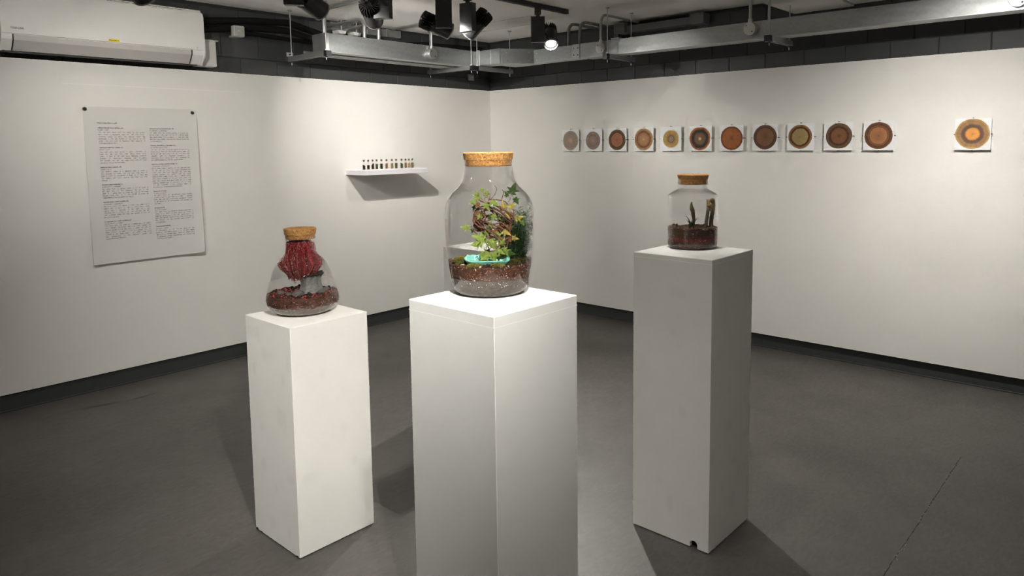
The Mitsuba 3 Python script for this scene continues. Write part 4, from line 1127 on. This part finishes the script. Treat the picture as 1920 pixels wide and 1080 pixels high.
put('bend_strip', bbox(-.909, -.903, -.76, -.715, ZB - .002, ZT, .001), 'm_steel_bright', tr, label='bright joint strip at the inner corner')
put('bend_strip', bbox(-.9075, -.903, -.925, -.915, ZB, ZT - .006, .0005), 'm_steel_bright', tr)
# folded bottom lips
put('bottom_lip', cat_([bbox(-2.63, -.9, -.674, -.60, ZB - .004, ZB + .002, .001)]), 'm_galv_plain', tr)
put('bottom_lip', cat_([bbox(-.656, -.57, -7.8, -1.27, ZB - .002, ZB + .007, .001)]), 'm_galv_plain', tr)
# perforated tray behind the left trunking
ty_ = thing('cable_tray', 'narrow perforated cable tray under the back of the left trunking', 'cable tray')
pl = sbox(0, -.47, 1.62, -.285)
holes = [sbox(.03 + i * .07, -.45 + j * .05, .07 + i * .07, -.435 + j * .05) for i in range(22) for j in range(4)]
for h_ in holes: pl = pl.difference(h_)
m_ = extr(pl, .002); m_.apply_translation((-2.62, 0, ZB - .001)); put('perforated_base', m_, 'm_galv_plain', ty_)
m_ = box(-2.62, -1.0, -.287, -.285, ZB - .001, ZB + .04); put('edge', m_, 'm_galv_plain', ty_)
m_ = box(-2.62, -1.0, -.47, -.468, ZB - .001, ZB + .04); put('edge', m_, 'm_galv_plain', ty_)

# trapeze hangers: channel, threaded rods, black end caps
def hanger(p_front, p_back, zc, label, ztop=CEIL, over=.03):
    k = thing('trapeze_hanger', label, 'hanger', 'trapeze hangers carrying the trunking')
    a, b = np.array(p_front, float), np.array(p_back, float)
    d = (b - a) / np.linalg.norm(b - a)
    c0, c1 = a - d * over, b + d * over
    nrm = np.array([-d[1], d[0]])
    q = [c0 + nrm * .0205, c0 - nrm * .0205, c1 - nrm * .0205, c1 + nrm * .0205]
    outer = extr([tuple(v) for v in q], .041); outer.apply_translation((0, 0, zc - .041))
    put('channel', outer, 'm_galv_plain', k)
    qi = [c0 + nrm * .011 + d * .004, c0 - nrm * .011 + d * .004, c1 - nrm * .011 - d * .004, c1 + nrm * .011 - d * .004]
    slot = extr([tuple(v) for v in qi], .001); slot.apply_translation((0, 0, zc - .0422)); put('slot', slot, 'm_dark_slot', k)
    e = [c0 + nrm * .024 - d * .012, c0 - nrm * .024 - d * .012, c0 - nrm * .024 + d * .03, c0 + nrm * .024 + d * .03]
    cap = extr([tuple(v) for v in e], .046); cap.apply_translation((0, 0, zc - .0470)); put('end_cap', cap, 'm_black', k, label='black plastic end cap')
    for p in (a, b):
        put('rod', tube([(p[0], p[1], zc - .075), (p[0], p[1], ztop - .001)], .0050, 10), 'm_galv_plain', k, smooth=True, label='threaded steel rod')
        put('nut', lathe([(0, 0), (.011, 0), (.011, .010), (0, .010)], 6, (p[0], p[1], zc - .054)), 'm_black', k)
        put('washer', lathe([(0, 0), (.016, 0), (.016, .003), (.009, .003), (.009, .012), (0, .012)], 14, (p[0], p[1], zc)), 'm_steel_bright', k)
        if ztop >= CEIL - .01: put('ceiling_plate', lathe([(0, ztop - .010), (.016, ztop - .010), (.020, ztop - .0005), (0, ztop - .0005)], 14, (p[0], p[1], 0)), 'm_galv_plain', k, smooth=30)
hanger((-2.672, -.727), (-2.664, -.162), ZB - .004, 'trapeze hanger at the open left end of the trunking')
hanger((-1.000, -.735), (-1.000, -.10), ZB - .004, 'trapeze hanger left of the trunking corner, across the left run')
hanger((-.918, -.735), (-.431, -.734), ZB - .004, 'trapeze hanger right of the trunking corner, reaching to the right wall')
hanger((-.765, -2.255), (-.385, -2.255), ZB - .003, 'trapeze hanger on the right wall just past the coupler')
hanger((-.765, -3.760), (-.385, -3.760), ZB - .003, 'trapeze hanger under the ceiling beam on the right', ztop=2.94)

# round conduit boxes with their conduits
def conduit_box(pos, d, pts, r, label, rad=.050):
    k = thing('conduit_box', label, 'junction box', 'round conduit boxes on the trunking')
    put('drum', along(lathe([(0, 0), (rad, 0), (rad, .040), (rad - .004, .046), (0, .046)], 32), d, pos), 'm_galv_plain', k, smooth=30)
    f = np.array(pos) + np.array(d) * .0462
    put('lid', along(lathe([(0, 0), (rad - .001, 0), (rad - .002, .003), (0, .004)], 32), d, f), 'm_steel_bright', k, smooth=30)
    side = np.cross([0, 0, 1.0], d)
    scr = [along(lathe([(0, 0), (.0055, 0), (.004, .003), (0, .003)], 10), d, f + np.array(d) * .004 + side * s * .024 + np.array([0, 0, -s * .024])) for s in (-1, 1)]
    put('lid_screws', cat_(scr), 'm_black', k, kind='stuff')
    put('coupling', lathe([(0, 0), (r + .006, 0), (r + .006, .030), (0, .030)], 14, (pts[0][0], pts[0][1], pts[0][2] - .005)), 'm_steel_bright', k, smooth=30)
    put('conduit', tube(bend(pts, .10), r, 12), 'm_galv_plain', k, smooth=True, label='galvanised conduit rising from the box')
CZ = CEIL - .028
conduit_box((-1.487, -.6705, 2.742), (0, -1, 0), [(-1.487, -.695, 2.792), (-1.487, -.695, CZ), (-1.487, -.10, CZ)], .0125, 'round conduit box on the left trunking run')
conduit_box((-.6485, -2.120, 2.735), (-1, 0, 0), [(-.680, -2.120, 2.785), (-.680, -2.120, CZ), (-.06, -2.120, CZ)], .0125, 'round conduit box beside the hanger on the right trunking')
conduit_box((-.6485, -3.565, 2.745), (-1, 0, 0), [(-.680, -3.565, 2.795), (-.680, -3.565, CEIL - .002)], .0125, 'round conduit box next to the ceiling beam')
conduit_box((-.6485, -5.325, 2.729), (-1, 0, 0), [(-.680, -5.325, 2.779), (-.680, -5.325, CEIL - .002)], .0125, 'round conduit box at the far right end of the trunking')

def conduit(pts, r, label, br=.10, mat='m_galv_plain'):
    k = numbered('conduit'); put(k, tube(bend(pts, br, 9), r, 14), mat, smooth=True); tag(k, label, 'conduit', 'galvanised conduits near the ceiling')
conduit([(-2.60, -.60, ZT), (-2.60, -.60, 3.035), (-2.60, -1.84, 3.035)], .0185, 'thick conduit rising from the left end of the trunking and bending along the ceiling', .14)
conduit([(-2.205, -.62, ZT), (-2.205, -.62, 2.995), (-2.205, -.05, 2.995)], .0165, 'left conduit of the bent pair above the left trunking', .14)
conduit([(-2.050, -.62, ZT), (-2.050, -.62, 2.975), (-2.050, -.05, 2.975)], .0165, 'right conduit of the bent pair above the left trunking', .14)
conduit([(-.58, -1.66, ZT2), (-.58, -1.66, 3.025), (-.05, -1.66, 3.025)], .0150, 'left conduit of the bent pair above the right trunking', .12, 'm_galv_shaded')
conduit([(-.58, -1.80, ZT2), (-.58, -1.80, 3.025), (-.05, -1.80, 3.025)], .0150, 'right conduit of the bent pair above the right trunking', .12, 'm_galv_shaded')
k = numbered('conduit'); put(k, tube([(-.672 + .05, -3.69, ZT2), (-.622, -3.69, 2.94)], .0085, 10), 'm_galv_plain', smooth=True); tag(k, 'short thin rod-like conduit between trunking and ceiling beam', 'conduit', 'galvanised conduits near the ceiling')

# surface trunking boxes high on both walls
wt = thing('wall_trunking', 'grey wall trunking high on the left wall above the cable trunking', 'trunking')
put('channel', bbox(-2.19, -1.36, -.075, .039, 2.965, 3.040, .003), 'm_trunking', wt)
put('joint', cat_([bbox(x, x + .03, -.078, .039, 2.962, 3.043, .002) for x in (-2.0, -1.78, -1.55)]), 'm_galv_shaded', wt)
for x, lab in ((-2.085, 'left white lid box hanging below the left wall trunking'), (-1.915, 'right white lid box hanging below the left wall trunking')):
    k = thing('lid_box', lab, 'box')
    m_ = extr([(-.048, .0), (.048, .0), (.036, -.030), (-.036, -.030)], .10)
    m_.apply_transform(np.array([[1, 0, 0, x], [0, 0, -1, .0], [0, 1, 0, 2.964], [0, 0, 0, 1.0]])); put('shell', m_, 'm_plastic_white', k)
    put('rod', tube([(x, -.085, 2.96), (x, -.085, CEIL - .001)], .007, 10), 'm_galv_plain', k, smooth=True)
wt = thing('wall_trunking', 'grey wall trunking high on the right wall above the cable trunking', 'trunking')
put('channel', bbox(-.075, .039, -2.75, -1.95, 2.955, 3.020, .003), 'm_trunking', wt)
put('box', bbox(-.095, .039, -2.84, -2.70, 2.945, 3.045, .004), 'm_trunking', wt, label='square box at the right end')
put('box', bbox(-.11, .039, -1.99, -1.86, 2.95, 3.05, .004), 'm_trunking', wt)
k = thing('lid_box', 'pale lid box hanging below the right wall trunking', 'box')
m_ = extr([(-.05, 0), (.05, 0), (.035, -.03), (-.035, -.03)], .09); m_.apply_transform(np.array([[0, 0, -1, .0], [1, 0, 0, -1.86], [0, 1, 0, 2.915], [0, 0, 0, 1.0]])); put('shell', m_, 'm_plastic_white', k)
put('neck', bbox(-.07, .0, -1.89, -1.83, 2.914, 2.951, .003), 'm_trunking', k)

# ------------------------------------------------------------------ lighting tracks and spotlights
def track(x0, x1, y0, y1, label):
    k = thing('lighting_track', label, 'lighting track')
    put('rail', bbox(x0, x1, y0, y1, 3.030, CEIL - .0005, .002), 'm_black', k)
    lx, ly = (x1 - x0) > (y1 - y0), 0
    if lx: g_ = box(x0 + .03, x1 - .03, (y0 + y1) / 2 - .006, (y0 + y1) / 2 + .006, 3.0285, 3.031)
    else: g_ = box((x0 + x1) / 2 - .006, (x0 + x1) / 2 + .006, y0 + .03, y1 - .03, 3.0285, 3.031)
    put('groove', g_, 'm_dark_slot', k)
    return k
track(-7.5, -.935, -1.950, -1.912, 'black lighting track ending above the trunking corner')
track(-1.949, -1.911, -8.0, -4.45, 'black lighting track parallel to the right wall, out of the frame')
track(-8.0, -6.2, -2.739, -2.701, 'unseen short lighting track left of the camera, carrying an unseen lamp')  # unseen, holds the lamp for the lowest plinth
track(-5.4, -3.3, -4.419, -4.381, 'unseen short lighting track above the middle plinth, carrying unseen lamps')  # out of view, holds the lamps over the middle and right plinths
track(-7.5, -3.4, -5.739, -5.701, 'black lighting track above the camera')

DESC = {'shelf': 'black track spotlight, second from the left, its finned head left of the driver box', 'wall': 'black track spotlight, second from the right, finned head tipped up to the right',
        'pictures': 'black track spotlight in the middle, head hidden behind its driver box', 'corner': 'black track spotlight cut off by the top left of the frame',
        'back': 'black track spotlight with its lamp glowing towards the camera', 'sheet': 'black track spotlight beyond the left of the frame', 'bright': 'black track spotlight beyond the right of the frame', 'plinths': 'black track spotlight above the camera, aimed at the nearest plinth', 'tall': 'unseen track spotlight out of view, placed to light the top of the right plinth', 'over': 'unseen track spotlight straight above the middle plinth, placed to light its top', 'flask': 'black track spotlight above the camera, aimed at the lowest plinth', 'lower': 'unseen track spotlight beyond the left of the frame, placed to light the lower left wall', 'side': 'unseen track spotlight left of the camera, placed to light the left face of the lowest plinth'}
def spotlight(name, bxy, yaw, head, aim, power, cutoff, beamw):
    k = thing('track_spotlight', DESC[name], 'spotlight', 'black track spotlights')
    bx_, by_ = bxy
    # adapter and driver box
    put('adapter', rotz(cat_([bbox(-.028, .028, -.020, .020, -.055, 0, .002), lathe([(0, -.075), (.017, -.075), (.017, -.05), (0, -.05)], 16)]), yaw, (bx_, by_, 3.030)), 'm_black', k)
    ztop, zbot = 2.958, 2.740
    put('driver_box', rotz(bbox(-.060, .060, -.029, .029, zbot, ztop, .002), yaw, (bx_, by_, 0)), 'm_black', k)
    h = np.array(head, float); d = np.array(aim, float) - h; d /= np.linalg.norm(d)
    # knuckle from the box to the head
    p0 = np.array([bx_, by_, zbot + .08])
    put('knuckle', tube([p0, h - d * .01], .011, 10), 'm_black', k, smooth=True)
    R, K = .0525, 1.17
    barrel = lathe([(0, -.030), (R, -.030), (R + .002, -.026), (R + .002, .112), (R - .003, .114), (R - .004, .090), (0, .088)], 40)
    barrel.apply_scale(K)
    put('head', along(barrel, d, h), 'm_black', k, smooth=30)
    bz = lathe([(R - .004, .110), (R + .003, .108), (R + .003, .116), (R - .004, .116), (R - .004, .110)], 40); bz.apply_scale(K)
    put('bezel', along(bz, d, h), 'm_plastic_mid', k, smooth=30)
    fins = []
    for i in range(22):
        a = i * 2 * math.pi / 22
        b = box(.018, R + .006, -.0014, .0014, -.100, -.020)
        v = b.vertices; v[:, 2] = np.where((v[:, 2] < -.06) & (v[:, 0] > .03), -.088, v[:, 2]); b.vertices = v
        b.apply_transform(trimesh.transformations.rotation_matrix(a, [0, 0, 1])); fins.append(b)
    fins.append(lathe([(0, -.085), (.022, -.085), (.022, -.025), (0, -.025)], 20))
    fn = cat_(fins); fn.apply_scale(K)
    put('heat_sink', along(fn, d, h), 'm_fin', k, label='radial cooling fins')
    ln = lathe([(0, .0925), (.040, .0925), (.040, .0945), (0, .0945)], 32); ln.apply_scale(K)
    key = put('lens', along(ln, d, h), 'm_lens', k, label='glowing lens')
    scene[key]['emitter'] = {'type': 'area', 'radiance': rgb(*(WARM * 120.0)), 'sampling_weight': 0.04}
    o = h + d * .097 * K
    up = [0, 0, 1] if abs(d[2]) < .95 else [1, 0, 0]
    # the lamp's chips: a small cluster, so that shadows get a soft edge
    _, sa, sb = frame(d)
    n_ = 5 if name == 'pictures' else 3 if name in ('pictures', 'flask', 'plinths', 'over', 'back') else 1
    for q in range(n_):
        oo = o if n_ == 1 else o + (.036 if n_ == 5 else .026) * (sa * math.cos(q * 2 * math.pi / n_) + sb * math.sin(q * 2 * math.pi / n_))
        scene[f'beam_{name}_{q}'] = {'type': 'spot', 'to_world': T().look_at(origin=oo.tolist(), target=(oo + d).tolist(), up=up), 'intensity': rgb(*(WARM * power / n_)), 'cutoff_angle': float(cutoff), 'beam_width': float(beamw), 'sampling_weight': 1.0 / n_}
for L in LAMPS: spotlight(*L)
